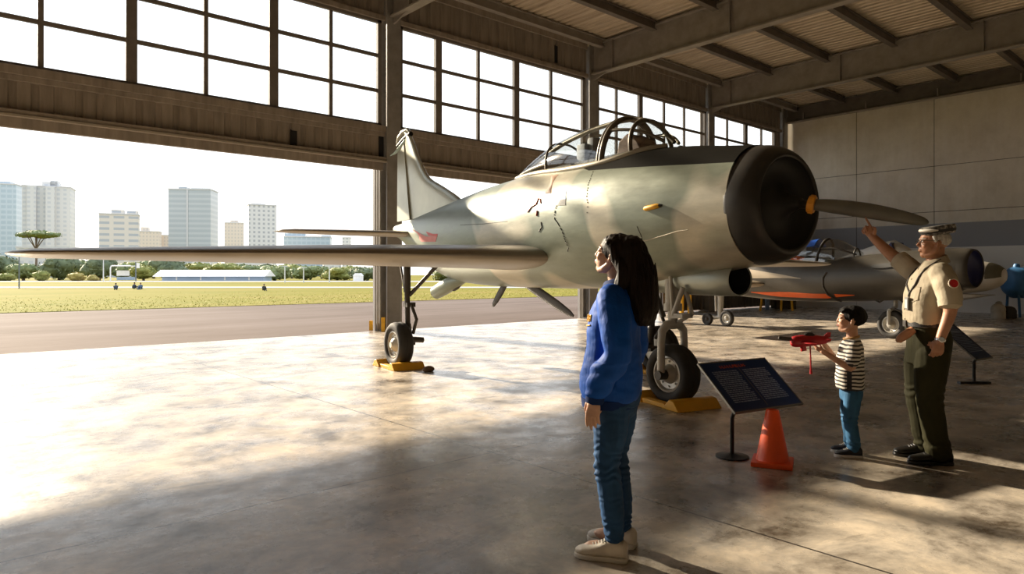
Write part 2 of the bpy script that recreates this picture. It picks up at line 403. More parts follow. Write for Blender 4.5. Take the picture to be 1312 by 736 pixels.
# ================================================================ outdoors
def ground_mat(name, a, b_, c_, scale, stretch=(1, 1, 1), rot=(0, 0, 0), rough=.9, bump=.3):
    m, nt, b = new_mat(name); c = coords(nt, 'Object', stretch, rot)
    n = N(nt, 'ShaderNodeTexNoise', Scale=scale, Detail=10.0, Roughness=.7); L(nt, c, 'Vector', n, 'Vector')
    r = ramp(nt, [(.32, a), (.5, b_), (.68, c_)]); L(nt, n, 'Fac', r, 'Fac'); L(nt, r, 'Color', b, 'Base Color'); b.inputs['Roughness'].default_value = rough
    b.inputs['Specular IOR Level'].default_value = .05
    n2 = N(nt, 'ShaderNodeTexNoise', Scale=scale*25, Detail=4.0); L(nt, c, 'Vector', n2, 'Vector')
    bp = N(nt, 'ShaderNodeBump', Strength=bump, Distance=.05); L(nt, n2, 'Fac', bp, 'Height'); L(nt, bp, 'Normal', b, 'Normal'); return m
M_apron = ground_mat('apron_asphalt', (.095, .072, .060), (.135, .106, .09), (.17, .138, .122), .25, (.35, 1.6, 1), (0, 0, .05))
M_grass = ground_mat('grass_ground', (.105, .115, .010), (.16, .145, .018), (.215, .165, .045), .09, (.4, 1, 1), (0, 0, .72), .95, .6)
M_path = mat('pale_gravel', (.34, .33, .31), .9, 0, .1, .3)
struct(MB().box((-160, WY+.15, -.30), (200, 31.5, -.02)).build('apron', M_apron))
def strip(name, pts, z, m, t=.2):
    q = [c2w(*p) for p in pts]; vs = [(x, y, z-t) for x, y in q]+[(x, y, z) for x, y in q]; n = len(q)
    return struct(MB().add(vs, [tuple(range(n))[::-1], tuple(range(n, 2*n))]+[(i, (i+1) % n, n+(i+1) % n, n+i) for i in range(n)]).build(name, m))
struct(MB().box((-400, 31.5, -.3), (900, 1600, .0)).build('grass_field', M_grass))
# grass tufts along the near edge of the field
M_blade = mat('grass_blade', (.34, .32, .04), .7, 0, .5, .6)
mb = MB()
for i in range(14000):
    u = rng.uniform(-45, 75); v = 31.4+abs(rng.normal(0, 1))*9
    h = rng.uniform(.03, .07); a = rng.uniform(0, 6.28); w_ = .02
    dx, dy = math.cos(a)*w_, math.sin(a)*w_
    mb.add([(u-dx, v-dy, 0), (u+dx, v+dy, 0), (u+rng.normal(0, .04), v+rng.normal(0, .04), h)], [(0, 1, 2)])
tag(mb.build('grass', M_blade, recalc=False), 'short yellow green grass along the edge of the tarmac', 'grass', kind='stuff')
strip('path', [(-90, 72), (60, 72), (60, 78), (-90, 78)], .03, M_path)
strip('perimeter_road', [(-160, 132), (110, 132), (110, 149), (-160, 149)], .04, M_path)

# ---- trees
M_bark = mat('bark', (.16, .12, .09), .9)
def leaf_mat(name, a, b_):
    m, nt, b = new_mat(name); c = coords(nt); n = N(nt, 'ShaderNodeTexNoise', Scale=.6, Detail=5.0); L(nt, c, 'Vector', n, 'Vector')
    r = ramp(nt, [(.35, a), (.65, b_)]); L(nt, n, 'Fac', r, 'Fac'); L(nt, r, 'Color', b, 'Base Color'); b.inputs['Roughness'].default_value = .7
    b.inputs['Specular IOR Level'].default_value = .2
    return m
M_leafs = [leaf_mat('leaf_dark', (.10, .125, .07), (.165, .195, .105)), leaf_mat('leaf_olive', (.17, .19, .05), (.28, .28, .085)), leaf_mat('leaf_mid', (.14, .18, .08), (.22, .25, .11)), leaf_mat('leaf_ochre', (.28, .23, .06), (.42, .34, .12))]  # the dark leaf colour is lightened to carry distance haze
def crown(mb, c, r, n):
    """a lump of foliage: noise-displaced ball covered with leaf sprays"""
    c = Vector(c)
    k = MB().ball((0, 0, 0), 1, 18)
    pts = []
    for p in k.v:
        q = Vector(p); d = 1+.28*mnoise.noise(q*2.3+c)+.12*mnoise.noise(q*6+c); pts.append(c+Vector((q.x*r[0], q.y*r[1], q.z*r[2]))*d)
    mb.add(pts, k.f, 0, False)
    for i in range(n):
        q = Vector(rng.normal(0, 1, 3)).normalized(); p = c+Vector((q.x*r[0], q.y*r[1], q.z*r[2]))*rng.uniform(.9, 1.22)
        a = Vector(rng.normal(0, 1, 3)).normalized(); b_ = a.cross(q).normalized() if a.cross(q).length > .1 else Vector((1, 0, 0)); s_ = rng.uniform(.18, .45)*min(1.6, r[0]/2.2)
        mb.add([p-b_*s_, p+a*s_*.6, p+b_*s_, p-a*s_*.6], [(0, 1, 2, 3)])
def tree(name, px, y_top, y_bot, wpx, Y, leaf, label, kind='round', group=None):
    base = gnd(px, 352+F*EYE/Y); h = EYE-(y_top-HY)/F*Y; wd = wpx/F*Y/2
    t = thing(name, label, 'tree' if 'shrub' not in name else 'shrub', (base.x, base.y, 0), 0, group)
    mb = MB(); z0 = EYE-(y_bot-HY)/F*Y
    if kind == 'umbrella':
        for i in range(9):
            a = rng.uniform(0, 6.28); rr = rng.uniform(.1, .75)*wd
            crown(mb, (rr*math.cos(a), rr*math.sin(a), h-.9-(rr/wd)**2*1.1), (wd*.36, wd*.36, .75), 130)
    else:
        nb = 6 if kind == 'round' else 4
        crown(mb, (0, 0, (h+z0)/2), (wd*.78, wd*.78, (h-z0)/2*.86), 200)
        for i in range(nb):
            a = i*6.28/nb+rng.uniform(-.3, .3); q = rng.uniform(.35, .62)
            crown(mb, (math.cos(a)*wd*q, math.sin(a)*wd*q, z0+(h-z0)*rng.uniform(.3, .72)), (wd*.5, wd*.5, (h-z0)*.27), 110)
    mb.build('foliage', leaf, t, recalc=False)
    tr = MB(); top = max(z0+.3*(h-z0), .6)
    if kind == 'umbrella':
        tr.tube([(0, 0, 0), (.15, 0, top*.6), (0, 0, h-1.6)], [.38, .3, .2], 9)
        for a in (0, 1.3, 2.6, 3.9, 5.2): tr.tube([(0, 0, top*.75), (math.cos(a)*wd*.35, math.sin(a)*wd*.35, h-1.9), (math.cos(a)*wd*.65, math.sin(a)*wd*.65, h-1.2)], [.17, .12, .06], 7)
    else:
        tr.tube([(0, 0, 0), (.05, .03, top*.5), (0, 0, top)], [wd*.1, wd*.075, wd*.05], 8)
        for a in (.4, 2.5, 4.6): tr.tube([(0, 0, top*.6), (math.cos(a)*wd*.4, math.sin(a)*wd*.4, top*1.25)], [wd*.05, wd*.025], 6)
    tr.build('trunk', M_bark, t); return t
TR = 'trees beyond the airfield road'
tree('umbrella_tree', 46, 295, 312, 58, 208, M_leafs[2], 'tall flat-topped umbrella tree rising above the wing tip in front of the pale tower', 'umbrella')
spec = [(-2, 326, 352, 46, 186, 0, 'dark round tree cut by the left edge of the photo'),
 (30, 338, 358, 40, 157, 2, 'low mid green tree just right of the dark lamp post'),
 (76, 327, 359, 44, 174, 0, 'largest dark round tree under the left wing'),
 (127, 329, 358, 40, 160, 0, 'dark round tree left of the white open shelter'),
 (215, 331, 358, 44, 172, 0, 'dark tree behind the left end of the long blue shed'),
 (184, 340, 358, 34, 155, 1, 'yellow green tree right of the white open shelter'),
 (252, 337, 352, 40, 196, 1, 'pale olive tree behind the left part of the blue shed'),
 (287, 337, 352, 46, 180, 1, 'pale olive tree behind the middle of the blue shed'),
 (322, 340, 353, 40, 196, 2, 'mid green tree behind the right part of the blue shed'),
 (352, 340, 359, 40, 160, 2, 'mid green tree just right of the blue shed'),
 (392, 341, 358, 42, 180, 2, 'green tree left of the pale block house under the wing'),
 (432, 343, 359, 38, 170, 1, 'olive bushy tree right of the pale block house'),
 (466, 342, 359, 40, 158, 0, 'dark bushy tree beside the white hut'),
 (156, 337, 357, 26, 175, 2, 'mid green tree seen behind the white open shelter'),
 (590, 346, 362, 70, 160, 2, 'green tree seen under the aircraft belly past the thick column'),
 (700, 346, 362, 70, 162, 0, 'dark tree seen low behind the aircraft belly near the second column')]
for k_, (px, yt, wpx, lf, lab) in enumerate([(100, 333, 40, 2, 'mid green tree behind the gap between the two largest dark trees'), (170, 336, 38, 1, 'olive tree behind the white shelter roof'), (197, 333, 36, 2, 'mid green tree behind the yellow green one beside the shelter'),
 (236, 337, 36, 0, 'dark tree behind the left third of the blue shed'), (306, 338, 36, 2, 'mid green tree peeking over the blue shed roof'), (342, 339, 34, 0, 'dark tree behind the right end of the blue shed roof'), (374, 339, 36, 1, 'olive tree between the two pale posts right of the shed'),
 (412, 341, 30, 2, 'mid green tree behind the pale block house'), (450, 341, 34, 1, 'olive tree behind the white hut'), (484, 342, 30, 2, 'mid green tree just left of the thick column')]):
    tree('tree', px, yt, 354, wpx, 222 if k_ % 2 else 246, M_leafs[lf], lab, 'round', TR)
for px, yt, yb, wpx, Y, lf, lab in spec: tree('tree', px, yt, yb, wpx, Y, M_leafs[lf], lab, 'round', TR)
for px, yt, wpx, Y, lf, lab in [(8, 350, 24, 147, 1, 'yellowish shrub at the left edge by the road'), (98, 349, 22, 147, 3, 'ochre shrub between the two largest dark trees'), (119, 352, 14, 147, 3, 'small ochre shrub in front of the dark tree left of the shelter'), (54, 347, 20, 146, 1, 'bright olive shrub touching the largest dark tree on its left')]:
    tree('shrub', px, yt, 361, wpx, Y, M_leafs[lf], lab, 'bush', 'shrubs along the airfield road')

# ---- city towers far away
def facade(name, wall, win, sx, sz, fw=.55, fh=.5, rough=.7):
    m, nt, b = new_mat(name); tc = N(nt, 'ShaderNodeTexCoord'); sep = N(nt, 'ShaderNodeSeparateXYZ'); L(nt, tc, 'Object', sep, 'Vector')
    ad = N(nt, 'ShaderNodeMath', operation='ADD'); L(nt, sep, 'X', ad, 0); L(nt, sep, 'Y', ad, 1)
    def cell(src, o, per, fr):
        d = N(nt, 'ShaderNodeMath', operation='DIVIDE'); L(nt, src, o, d, 0); d.inputs[1].default_value = per
        f = N(nt, 'ShaderNodeMath', operation='FRACT'); L(nt, d, 0, f, 0)
        l = N(nt, 'ShaderNodeMath', operation='LESS_THAN'); L(nt, f, 0, l, 0); l.inputs[1].default_value = fr; return l
    a, c = cell(ad, 0, sx, fw), cell(sep, 'Z', sz, fh)
    mu = N(nt, 'ShaderNodeMath', operation='MULTIPLY'); L(nt, a, 0, mu, 0); L(nt, c, 0, mu, 1)
    mx = N(nt, 'ShaderNodeMix', data_type='RGBA'); L(nt, mu, 0, mx, 'Factor'); mx.inputs['A'].default_value = (*wall, 1); mx.inputs['B'].default_value = (*win, 1)
    L(nt, mx, 'Result', b, 'Base Color'); b.inputs['Roughness'].default_value = rough; return m
M_roofgrey = mat('roof_slab', (.55, .55, .55), .8)
def tower(px0, px1, ytop, Y, m, label, depth=.7, steps=(), yaw=.35, name='tower_block', side=None):
    X0, X1 = (px0-656)/F*Y, (px1-656)/F*Y; w_ = X1-X0; h = EYE-(ytop-HY)/F*Y
    u, v = c2w((X0+X1)/2, Y+w_*depth/2)
    t = thing(name, label, 'building', (u, v, 0), -math.atan2(SS, CC)+yaw)
    k = 1/(math.cos(yaw)+depth*math.sin(abs(yaw))); a = w_*k/2; d = w_*depth*k/2
    MB().box((-a, -d, 0), (a, d, h), bev=0).build('wall', m, t)
    rb = MB().box((-a-.3, -d-.3, h), (a+.3, d+.3, h+.8))
    rb.build('roof', M_roofgrey, t)
    for (f0, f1, dh) in steps:
        MB().box((-a+2*a*f0, -d*.6, h+.8), (-a+2*a*f1, d*.6, h+.8+dh/F*Y)).build('roof_block', m, t)
    if side is not None:      # vertical fins / balcony stacks on the front
        for f0, f1, dd in side: MB().box((-a+2*a*f0, -d-dd, 0), (-a+2*a*f1, -d, h+.1)).build('balcony_stack', m, t)
    return t
A1 = facade('facade_pale', (.60, .60, .59), (.50, .52, .54), 4, 3.2, .5, .5)
A2 = facade('facade_glass', (.45, .48, .49), (.37, .41, .43), 50, 3.6, 1.1, .55, .3)  # distance haze is mixed into the pale facade colours
A3 = facade('facade_cream', (.66, .61, .54), (.42, .44, .46), 9, 4.0, .72, .42)
A4 = facade('facade_beige', (.62, .55, .47), (.50, .46, .42), 2.8, 3.2, .45, .5)
A5 = facade('facade_white', (.66, .65, .64), (.40, .41, .43), 3.6, 3.4, .45, .5)
A6 = facade('facade_blue_glass', (.42, .50, .56), (.34, .43, .50), 4, 4, .8, .6, .3)
tower(-24, 15, 236, 520, A6, 'pale bluish tower cut by the left edge of the photo', .8, [(.3, .75, 3)], .3)
tower(17, 80, 239, 480, A1, 'broad pale tower with stepped roof behind the umbrella tree', .7, [(.38, .72, 6), (.55, .7, 8)], .42, side=[(.12, .3, 3), (.5, .68, 3)])
tower(122, 171, 275, 470, A3, 'cream slab block with rows of long windows left of the dark glass tower', .5, [(.3, .62, 5), (.7, .98, 4)], .42)
tower(168, 200, 297, 620, A4, 'low beige block between the cream slab and the dark glass tower', .8, [(.2, .5, 5)], .3)
tower(198, 214, 302, 640, A4, 'small beige block touching the left side of the dark glass tower', .8, [], .3)
tw = tower(213, 268, 243, 500, A2, 'dark grey glass tower with a pale vertical seam', .6, [(.2, .38, 3), (.5, .92, 1.5)], .12)
_s = next(c for c in tw.children if c.name.startswith('wall')); _h = max(v.co.z for v in _s.data.vertices); _d = min(v.co.y for v in _s.data.vertices)
MB().box((-2.2, _d-.35, 0), (-.9, _d, _h)).build('seam_strip', M_roofgrey, tw)
tower(283, 309, 286, 640, A4, 'narrow beige tower left of the white gridded tower', .8, [(.3, .7, 3)], .3)
tower(309, 350, 263, 540, A5, 'white gridded tower right of the narrow beige one', .7, [(.1, .6, 1.5)], .5)
tower(358, 421, 304, 600, A6, 'low wide glass building just above the middle of the wing', .6, [(.0, .45, 4), (.8, 1, 2)], .2)
tower(437, 449, 305, 700, A5, 'tiny far block just above the wing right of the low glass building', .8, [], .2)
tower(410, 436, 338, 285, A5, 'pale windowless block house among the trees under the wing', .7, [(.3, .6, 1)], .3, 'block_house')
tower(242, 266, 333, 300, A5, 'small pale house behind the trees above the blue shed', .7, [], .3, 'block_house')
tower(300, 345, 334, 300, A5, 'wide pale house behind the trees right of the shed roof', .5, [], .2, 'block_house')
tower(140, 172, 318, 330, A3, 'pale apartment block partly hidden behind the white open shelter', .5, [], .2, 'block_house')
tower(18, 84, 318, 330, A1, 'pale block standing behind the low green tree by the lamp post', .5, [], .2, 'block_house')
# long blue shed
def at_cam(Y, px): return c2w((px-656)/F*Y, Y)
rz0 = -math.atan2(SS, CC)
Y = 150; u, v = at_cam(Y, 279); s_ = thing('shed', 'long low pale blue shed with a white roof by the airfield road', 'shed', (u, v, 0), rz0)
wd = 128/F*Y/2; hz = EYE-(355-HY)/F*Y
M_shed = mat('shed_blue', (.33, .42, .54), .6, 0, .08, .3); M_white = mat('white_paint', (.78, .77, .74), .5, 0, .06, 2.)
MB().box((-wd, -2.5, 0), (wd, 2.5, hz+.2)).build('wall', M_shed, s_)
MB().prism([(-3.4, hz+.1), (3.4, hz+.1), (0, hz+1.5)], -wd-1.6, wd+.6, axis='x').build('roof', M_white, s_)
for k in range(4): MB().box((-wd+3+k*5.2, -2.56, .2), (-wd+3.3+k*5.2, -2.5, hz)).build('door_post', M_white, s_)
# white open shelter (frame with panel)
Y = 150; u, v = at_cam(Y, 158); s_ = thing('shelter', 'white open-fronted shelter frame with a sign panel beside the road', 'shelter', (u, v, 0), rz0)
a = 13/F*Y; h = EYE-(341-HY)/F*Y
MB().tube([(-a, -1, 0), (-a, -1, h*.9), (-a+.35, -1, h), (a, -1, h)], .14, 8).build('frame', M_white, s_)
MB().box((-a, -1, h-.12), (a, 1.6, h+.06)).build('roof', M_white, s_); MB().box((-a+.4, .6, h*.35), (a*.45, .7, h*.7)).build('panel', M_white, s_)
MB().box((-a+.3, .8, .2), (a-.2, .9, .9)).build('bench', M_shed, s_)
# little white hut
Y = 148; u, v = at_cam(Y, 459); s_ = thing('hut', 'small white hut beside the trees left of the thick column', 'hut', (u, v, 0), rz0)
MB().box((-.9, -.9, 0), (.9, .9, 1.1)).build('wall', M_white, s_); MB().prism([(-1, 1.1), (1, 1.1), (.5, 1.7), (-.5, 1.7)], -1, 1, axis='y').build('roof', M_white, s_)
# posts
M_pole = mat('dark_pole', (.12, .14, .15), .6); M_palepole = mat('pale_pole', (.6, .6, .58), .6)
for px, yt, yb, m, r_, lab in [(24.5, 327, 370, M_pole, .06, 'dark lamp post standing on the grass below the wing tip'), (132.5, 330, 361, M_palepole, .10, 'thin pale post left of the white open shelter'), (174, 336, 361, M_pole, .12, 'dark post with a white sign beside the white open shelter'), (365, 341, 362.5, M_palepole, .10, 'pale post right of the blue shed'), (389, 343, 362.5, M_palepole, .10, 'second pale post right of the blue shed'), (422, 341, 362.5, M_palepole, .10, 'pale post in front of the pale block house')]:
    Y = F*EYE/(yb-HY); u, v = at_cam(Y, px); h = EYE-(yt-HY)/F*Y
    p = thing('lamp_post' if px < 30 else 'post', lab, 'post', (u, v, 0), rz0)
    MB().tube([(0, 0, 0), (0, 0, h)], [r_*1.2, r_*.8], 8).build('pole', m, p)
    if px < 30: MB().box((-.04, -.35, h-.05), (.04, .05, h+.03)).build('lamp_head', m, p)
    elif 170 < px < 180: MB().box((.15, -.05, h-1.2), (.75, .05, h-.2)).build('sign_panel', M_white, p)
    else: MB().box((-.5, -.06, h-.1), (.5, .06, h+.04)).build('crossbar', m, p)
# ================================================================ the big aircraft
# local axes: +x forward, +y to port, z up; stations s run aft from the nose hub, t to starboard
def P(s, t, z): return Vector((-s, -t, z))
def camo_mat():
    m, nt, b = new_mat('camouflage_paint')
    c = coords(nt, 'Object', (1, 1, 1)); sep = N(nt, 'ShaderNodeSeparateXYZ'); tc = N(nt, 'ShaderNodeTexCoord'); L(nt, tc, 'Object', sep, 'Vector')
    n = N(nt, 'ShaderNodeTexNoise', Scale=.62, Detail=1.5, Roughness=.4, Distortion=.7); L(nt, c, 'Vector', n, 'Vector')
    r = ramp(nt, [(.43, (.215, .245, .19)), (.465, (.48, .44, .34)), (.55, (.46, .43, .34)), (.585, (.205, .23, .18))]); bx = N(nt, 'ShaderNodeMath', operation='MULTIPLY_ADD'); L(nt, sep, 'X', bx, 0); bx.inputs[1].default_value = .055; ba = N(nt, 'ShaderNodeMath', operation='ADD'); L(nt, n, 'Fac', bx, 2); L(nt, bx, 0, ba, 0); ba.inputs[1].default_value = .185; L(nt, ba, 0, r, 'Fac')  # camouflage turns greener towards the nose, partly standing in for shade cast there
    wn = N(nt, 'ShaderNodeTexNoise', Scale=4.0, Detail=8.0, Roughness=.7); c2 = coords(nt, 'Object', (.6, 1, 2.2)); L(nt, c2, 'Vector', wn, 'Vector')
    rw = ramp(nt, [(.3, (.40, .40, .40)), (.7, (.60, .60, .60))]); L(nt, wn, 'Fac', rw, 'Fac')
    ov = N(nt, 'ShaderNodeMix', data_type='RGBA', blend_type='OVERLAY'); ov.inputs['Factor'].default_value = .8; L(nt, r, 'Color', ov, 'A'); L(nt, rw, 'Color', ov, 'B')
    # black anti-glare panel ahead of the cockpit: z above a line that climbs a little aft, fading out beside the windscreen
    l1 = N(nt, 'ShaderNodeMath', operation='MULTIPLY_ADD'); L(nt, sep, 'X', l1, 0); l1.inputs[1].default_value = .085; L(nt, sep, 'Z', l1, 2)   # z + .085 x  (x = -s)
    g1 = N(nt, 'ShaderNodeMath', operation='GREATER_THAN'); L(nt, l1, 0, g1, 0); g1.inputs[1].default_value = 2.435
    l2 = N(nt, 'ShaderNodeMath', operation='MULTIPLY_ADD'); L(nt, sep, 'Z', l2, 0); l2.inputs[1].default_value = 3.2; L(nt, sep, 'X', l2, 2)   # 3.2 z + x
    g2 = N(nt, 'ShaderNodeMath', operation='GREATER_THAN'); L(nt, l2, 0, g2, 0); g2.inputs[1].default_value = 5.95
    g3 = N(nt, 'ShaderNodeMath', operation='GREATER_THAN'); L(nt, sep, 'X', g3, 0); g3.inputs[1].default_value = -2.9
    mm = N(nt, 'ShaderNodeMath', operation='MULTIPLY'); L(nt, g1, 0, mm, 0); L(nt, g2, 0, mm, 1)
    m2 = N(nt, 'ShaderNodeMath', operation='MULTIPLY'); L(nt, mm, 0, m2, 0); L(nt, g3, 0, m2, 1)
    mx = N(nt, 'ShaderNodeMix', data_type='RGBA'); L(nt, m2, 0, mx, 'Factor'); L(nt, ov, 'Result', mx, 'A'); mx.inputs['B'].default_value = (.012, .011, .009, 1)
    # thin panel seams around the fuselage
    L(nt, mx, 'Result', b, 'Base Color')
    mi_ = N(nt, 'ShaderNodeMath', operation='MULTIPLY_ADD'); L(nt, m2, 0, mi_, 0); mi_.inputs[1].default_value = -.3; mi_.inputs[2].default_value = .3; L(nt, mi_, 0, b, 'Metallic'); ms_ = N(nt, 'ShaderNodeMath', operation='MULTIPLY_ADD'); L(nt, m2, 0, ms_, 0); ms_.inputs[1].default_value = -.48; ms_.inputs[2].default_value = .5; L(nt, ms_, 0, b, 'Specular IOR Level')
    rr = N(nt, 'ShaderNodeMapRange'); rr.inputs['To Min'].default_value = .27; rr.inputs['To Max'].default_value = .45; L(nt, wn, 'Fac', rr, 'Value')
    ra = N(nt, 'ShaderNodeMath', operation='MULTIPLY_ADD'); L(nt, m2, 0, ra, 0); ra.inputs[1].default_value = .25; L(nt, rr, 'Result', ra, 2); L(nt, ra, 0, b, 'Roughness')
    bp = N(nt, 'ShaderNodeBump', Strength=.06, Distance=.03); L(nt, wn, 'Fac', bp, 'Height'); L(nt, bp, 'Normal', b, 'Normal')
    return m
M_camo = camo_mat()
M_cowl = mat('cowl_black', (.028, .025, .022), .42, .1, .35, 3., .05, 10.)
M_duct = mat('duct_black', (.010, .009, .008), .6)
M_wing = mat('wing_paint', (.33, .29, .235), .36, .35, .16, 1.2, .04, 8., (1, 1, 1))
M_fin = mat('fin_paint', (.46, .46, .37), .34, .35, .22, .9)
M_orange = mat('orange_paint', (.72, .30, .02), .45)
M_prop = mat('blade_grey', (.165, .16, .135), .38, .3, .2, 2., .04, 12., (.3, 2, 2))
M_rubber = mat('tyre_rubber', (.028, .026, .024), .75, 0, .3, 6., .1, 60.)
M_gear = mat('gear_paint', (.46, .44, .39), .45, .1, .15, 5.)
M_gear_dark = mat('gear_dark', (.05, .043, .036), .5, .2, .3, 5.)
M_hub = mat('wheel_hub_paint', (.45, .43, .38), .4, .35, .15, 8.)
M_chrome = mat('bright_steel', (.6, .6, .58), .22, .95, .05)
M_canopy = glass_mat('canopy_glass', (.84, .85, .83), .13, .06)
M_frame = mat('canopy_frame', (.135, .115, .085), .4, .3, .2, 4.)
M_rail = mat('canopy_rail', (.36, .325, .25), .4, .3, .15, 4.)
M_yellow = mat('yellow_paint', (.78, .40, .015), .5, 0, .12, 6.)
M_red = mat('red_paint', (.55, .045, .025), .5)
M_pod = mat('pod_paint', (.42, .45, .40), .35, .4, .12, 3.)
M_line = mat('seam_dark', (.05, .045, .04), .6)
M_seat = mat('seat_brown', (.16, .075, .045), .6); M_seatpad = mat('seat_blue_grey', (.32, .37, .45), .6)

FS = [.50, .9, 1.3, 2.0, 2.8, 3.6, 4.4, 5.2, 6.33, 7.5, 8.3, 8.75, 9.15]
FB = [1.515, 1.465, 1.40, 1.30, 1.245, 1.23, 1.23, 1.235, 1.285, 1.54, 1.86, 2.05, 2.18]
FT = [2.685, 2.74, 2.80, 2.86, 2.86, 2.86, 2.84, 2.80, 2.70, 2.585, 2.50, 2.455, 2.43]
FW = [.575, .61, .66, .72, .75, .75, .73, .68, .57, .41, .28, .20, .14]
def fus(s, a, off=0.):
    zb, zt, hw = interp(FS, FB, s), interp(FS, FT, s), interp(FS, FW, s)
    zc, hh = (zb+zt)/2, (zt-zb)/2
    c, sn = math.cos(a), math.sin(a)
    e = .92
    return P(s, (hw+off)*math.copysign(abs(c)**e, c), zc+(hh+off)*math.copysign(abs(sn)**e, sn))
ANG = math.atan2(-.990, -.141)
hx, hy = c2w(2.745, 6.28)
plane = thing('fighter_aircraft', 'large grey green and tan camouflaged fighter with a black blunt nose, parked on yellow chocks', 'aircraft', (hx, hy, 0), ANG)
NA = 72
mb = MB()
ss_ = list(np.linspace(.5, 9.15, 110))
mb.loft([[fus(s, 2*PI*j/NA) for j in range(NA)] for s in ss_])
fus_o = mb.build('fuselage', M_camo, plane)
# nose cowl: blunt ring with a dark dished face
zc0 = 2.09
def ring(s, r, rz=None, z=zc0, n=NA): return [P(s, r*math.cos(2*PI*j/n), z+(rz or r)*math.sin(2*PI*j/n)) for j in range(n)]
prof = [(.535, .572, .578), (.525, .579, .588), (.50, .578, .586), (.46, .574, .582), (.40, .565, .573), (.34, .550, .556), (.285, .526, .530), (.245, .498, .501), (.226, .476, .478), (.220, .456, .458), (.222, .444, .446), (.235, .436, .437)]
mb = MB().loft([ring(s, a, b_, 2.095) for s, a, b_ in prof], caps=False)
cowl = mb.build('nose_cowl', M_cowl, plane)
mb = MB().loft([ring(s, r) for s, r in [(.235, .437), (.29, .42), (.34, .37), (.36, .30), (.34, .20), (.28, .12), (.20, .085), (.13, .06)]], caps=False)
mb.loft([ring(s, r) for s, r in [(.13, .06), (.10, .045), (.09, .001)]], caps=False)
mb.build('intake_face', M_duct, plane)
# orange collar and single long blade
hubp = P(.03, .0, 2.065)
tipc = Vector((.72, -.58)).normalized()
tip_w = pix(1190, 285.5, 5.72)
base_w = pix(1040, 262, 6.22)
R = Matrix.Rotation(-ANG, 4, 'Z'); inv = lambda p: R @ (Vector(p)-Vector((hx, hy, 0)))
b0, b1 = inv(base_w), inv(tip_w)
ax = (b1-b0).normalized()
Mh = frame(b0, ax, (0, 0, 1))
col = MB(); Mz = Mh @ Matrix.Rotation(PI/2, 4, 'Y')
col.lathe([(.036, -.03), (.075, -.03), (.082, -.015), (.082, .015), (.075, .03), (.036, .03), (.036, -.03)], 24, M=Mz, caps=False)
for k in range(8):
    a = 2*PI*k/8; col.tube([Mz @ Vector((.079*math.cos(a), .079*math.sin(a), -.02)), Mz @ Vector((.079*math.cos(a), .079*math.sin(a), .02))], .008, 6)
tag(col.build('blade_collar', M_orange, plane), 'orange ring collar at the nose')
MB().tube([P(.14, .0, 2.075), b0+ax*.03], .038, 12).build('hub_shaft', M_gear_dark, plane)
LB = (b1-b0).length
mb = MB(); pts = []; rads = []
for u_, w_, th in [(.03, .050, .04), (.10, .057, .042), (.2, .064, .042), (.35, .068, .038), (.5, .068, .034), (.65, .063, .028), (.78, .056, .022), (.88, .047, .017), (.95, .036, .012), (.985, .022, .008), (1, .007, .004)]:
    pts.append(b0+ax*(LB*u_)+Vector((0, 0, .02*math.sin(PI*u_)))); rads.append((w_, th))
mb.tube(pts, rads, 20, flat=(0, 0, 1))
tag(mb.build('nose_blade', M_prop, plane), 'long dark grey tapered blade sticking out of the nose')
# ---- canopy
CS = [1.66, 1.75, 1.9, 2.1, 2.35, 2.64, 3.08, 3.4, 3.74, 4.1, 4.4, 4.62]
CW = [.08, .17, .27, .37, .43, .45, .43, .40, .35, .28, .21, .15]
CB = [2.81, 2.77, 2.73, 2.70, 2.685, 2.68, 2.69, 2.71, 2.735, 2.765, 2.79, 2.82]
CT = [2.88, 2.97, 3.11, 3.225, 3.285, 3.305, 3.29, 3.255, 3.20, 3.10, 2.995, 2.905]
def skin_z(s, t):
    zb, zt, hw = interp(FS, FB, s), interp(FS, FT, s), interp(FS, FW, s)
    c = min(1, (t/hw)**(1/.92)); return (zb+zt)/2+(zt-zb)/2*math.sqrt(1-c*c)**.92
def can(s, a, off=0.):
    w_, zt = interp(CS, CW, s)+off, interp(CS, CT, s)+off; zb = min(skin_z(s, w_)+.004, zt-.02)
    c, sn = math.cos(a), max(0, math.sin(a)); return P(s, w_*math.copysign(abs(c)**.85, c), zb+(zt-zb)*sn**.9)
mb = MB(); K = 25
mb.loft([[can(s, PI*j/(K-1)) for j in range(K)] for s in np.linspace(1.66, 4.62, 50)], closed=False, caps=False)
canopy = mb.build('canopy', M_canopy, plane)
def can_arc(s, r, m=M_frame, ds=0., name='canopy_frame', a0=0, a1=PI):
    pts = [can(s+ds*math.sin(a), a, .004) for a in np.linspace(a0, a1, 25)]
    return MB().tube(pts, r, 8).build(name, m, canopy)
can_arc(2.42, (.035), ds=-.06); can_arc(2.47, .028, ds=-.06)
can_arc(3.60, .015, ds=.12)
can_arc(2.02, .026, ds=.06, a0=.0, a1=PI)
def can_line(a, s0, s1, r, m, name='canopy_frame'):
    return MB().tube([can(s, a, .002) for s in np.linspace(s0, s1, 22)], r, 8).build(name, m, canopy)
for a in (.0, PI): can_line(a, 1.68, 4.62, .042, M_rail, 'canopy_rail')
can_line(PI/2, 1.68, 2.42, .026, M_frame); can_line(.72, 1.72, 2.42, .020, M_frame); can_line(PI-.72, 1.72, 2.42, .020, M_frame)
can_line(PI/2, 2.42, 4.6, .03, M_rail, 'canopy_rail')
can_line(.22, 3.62, 4.55, .02, M_rail, 'canopy_rail')
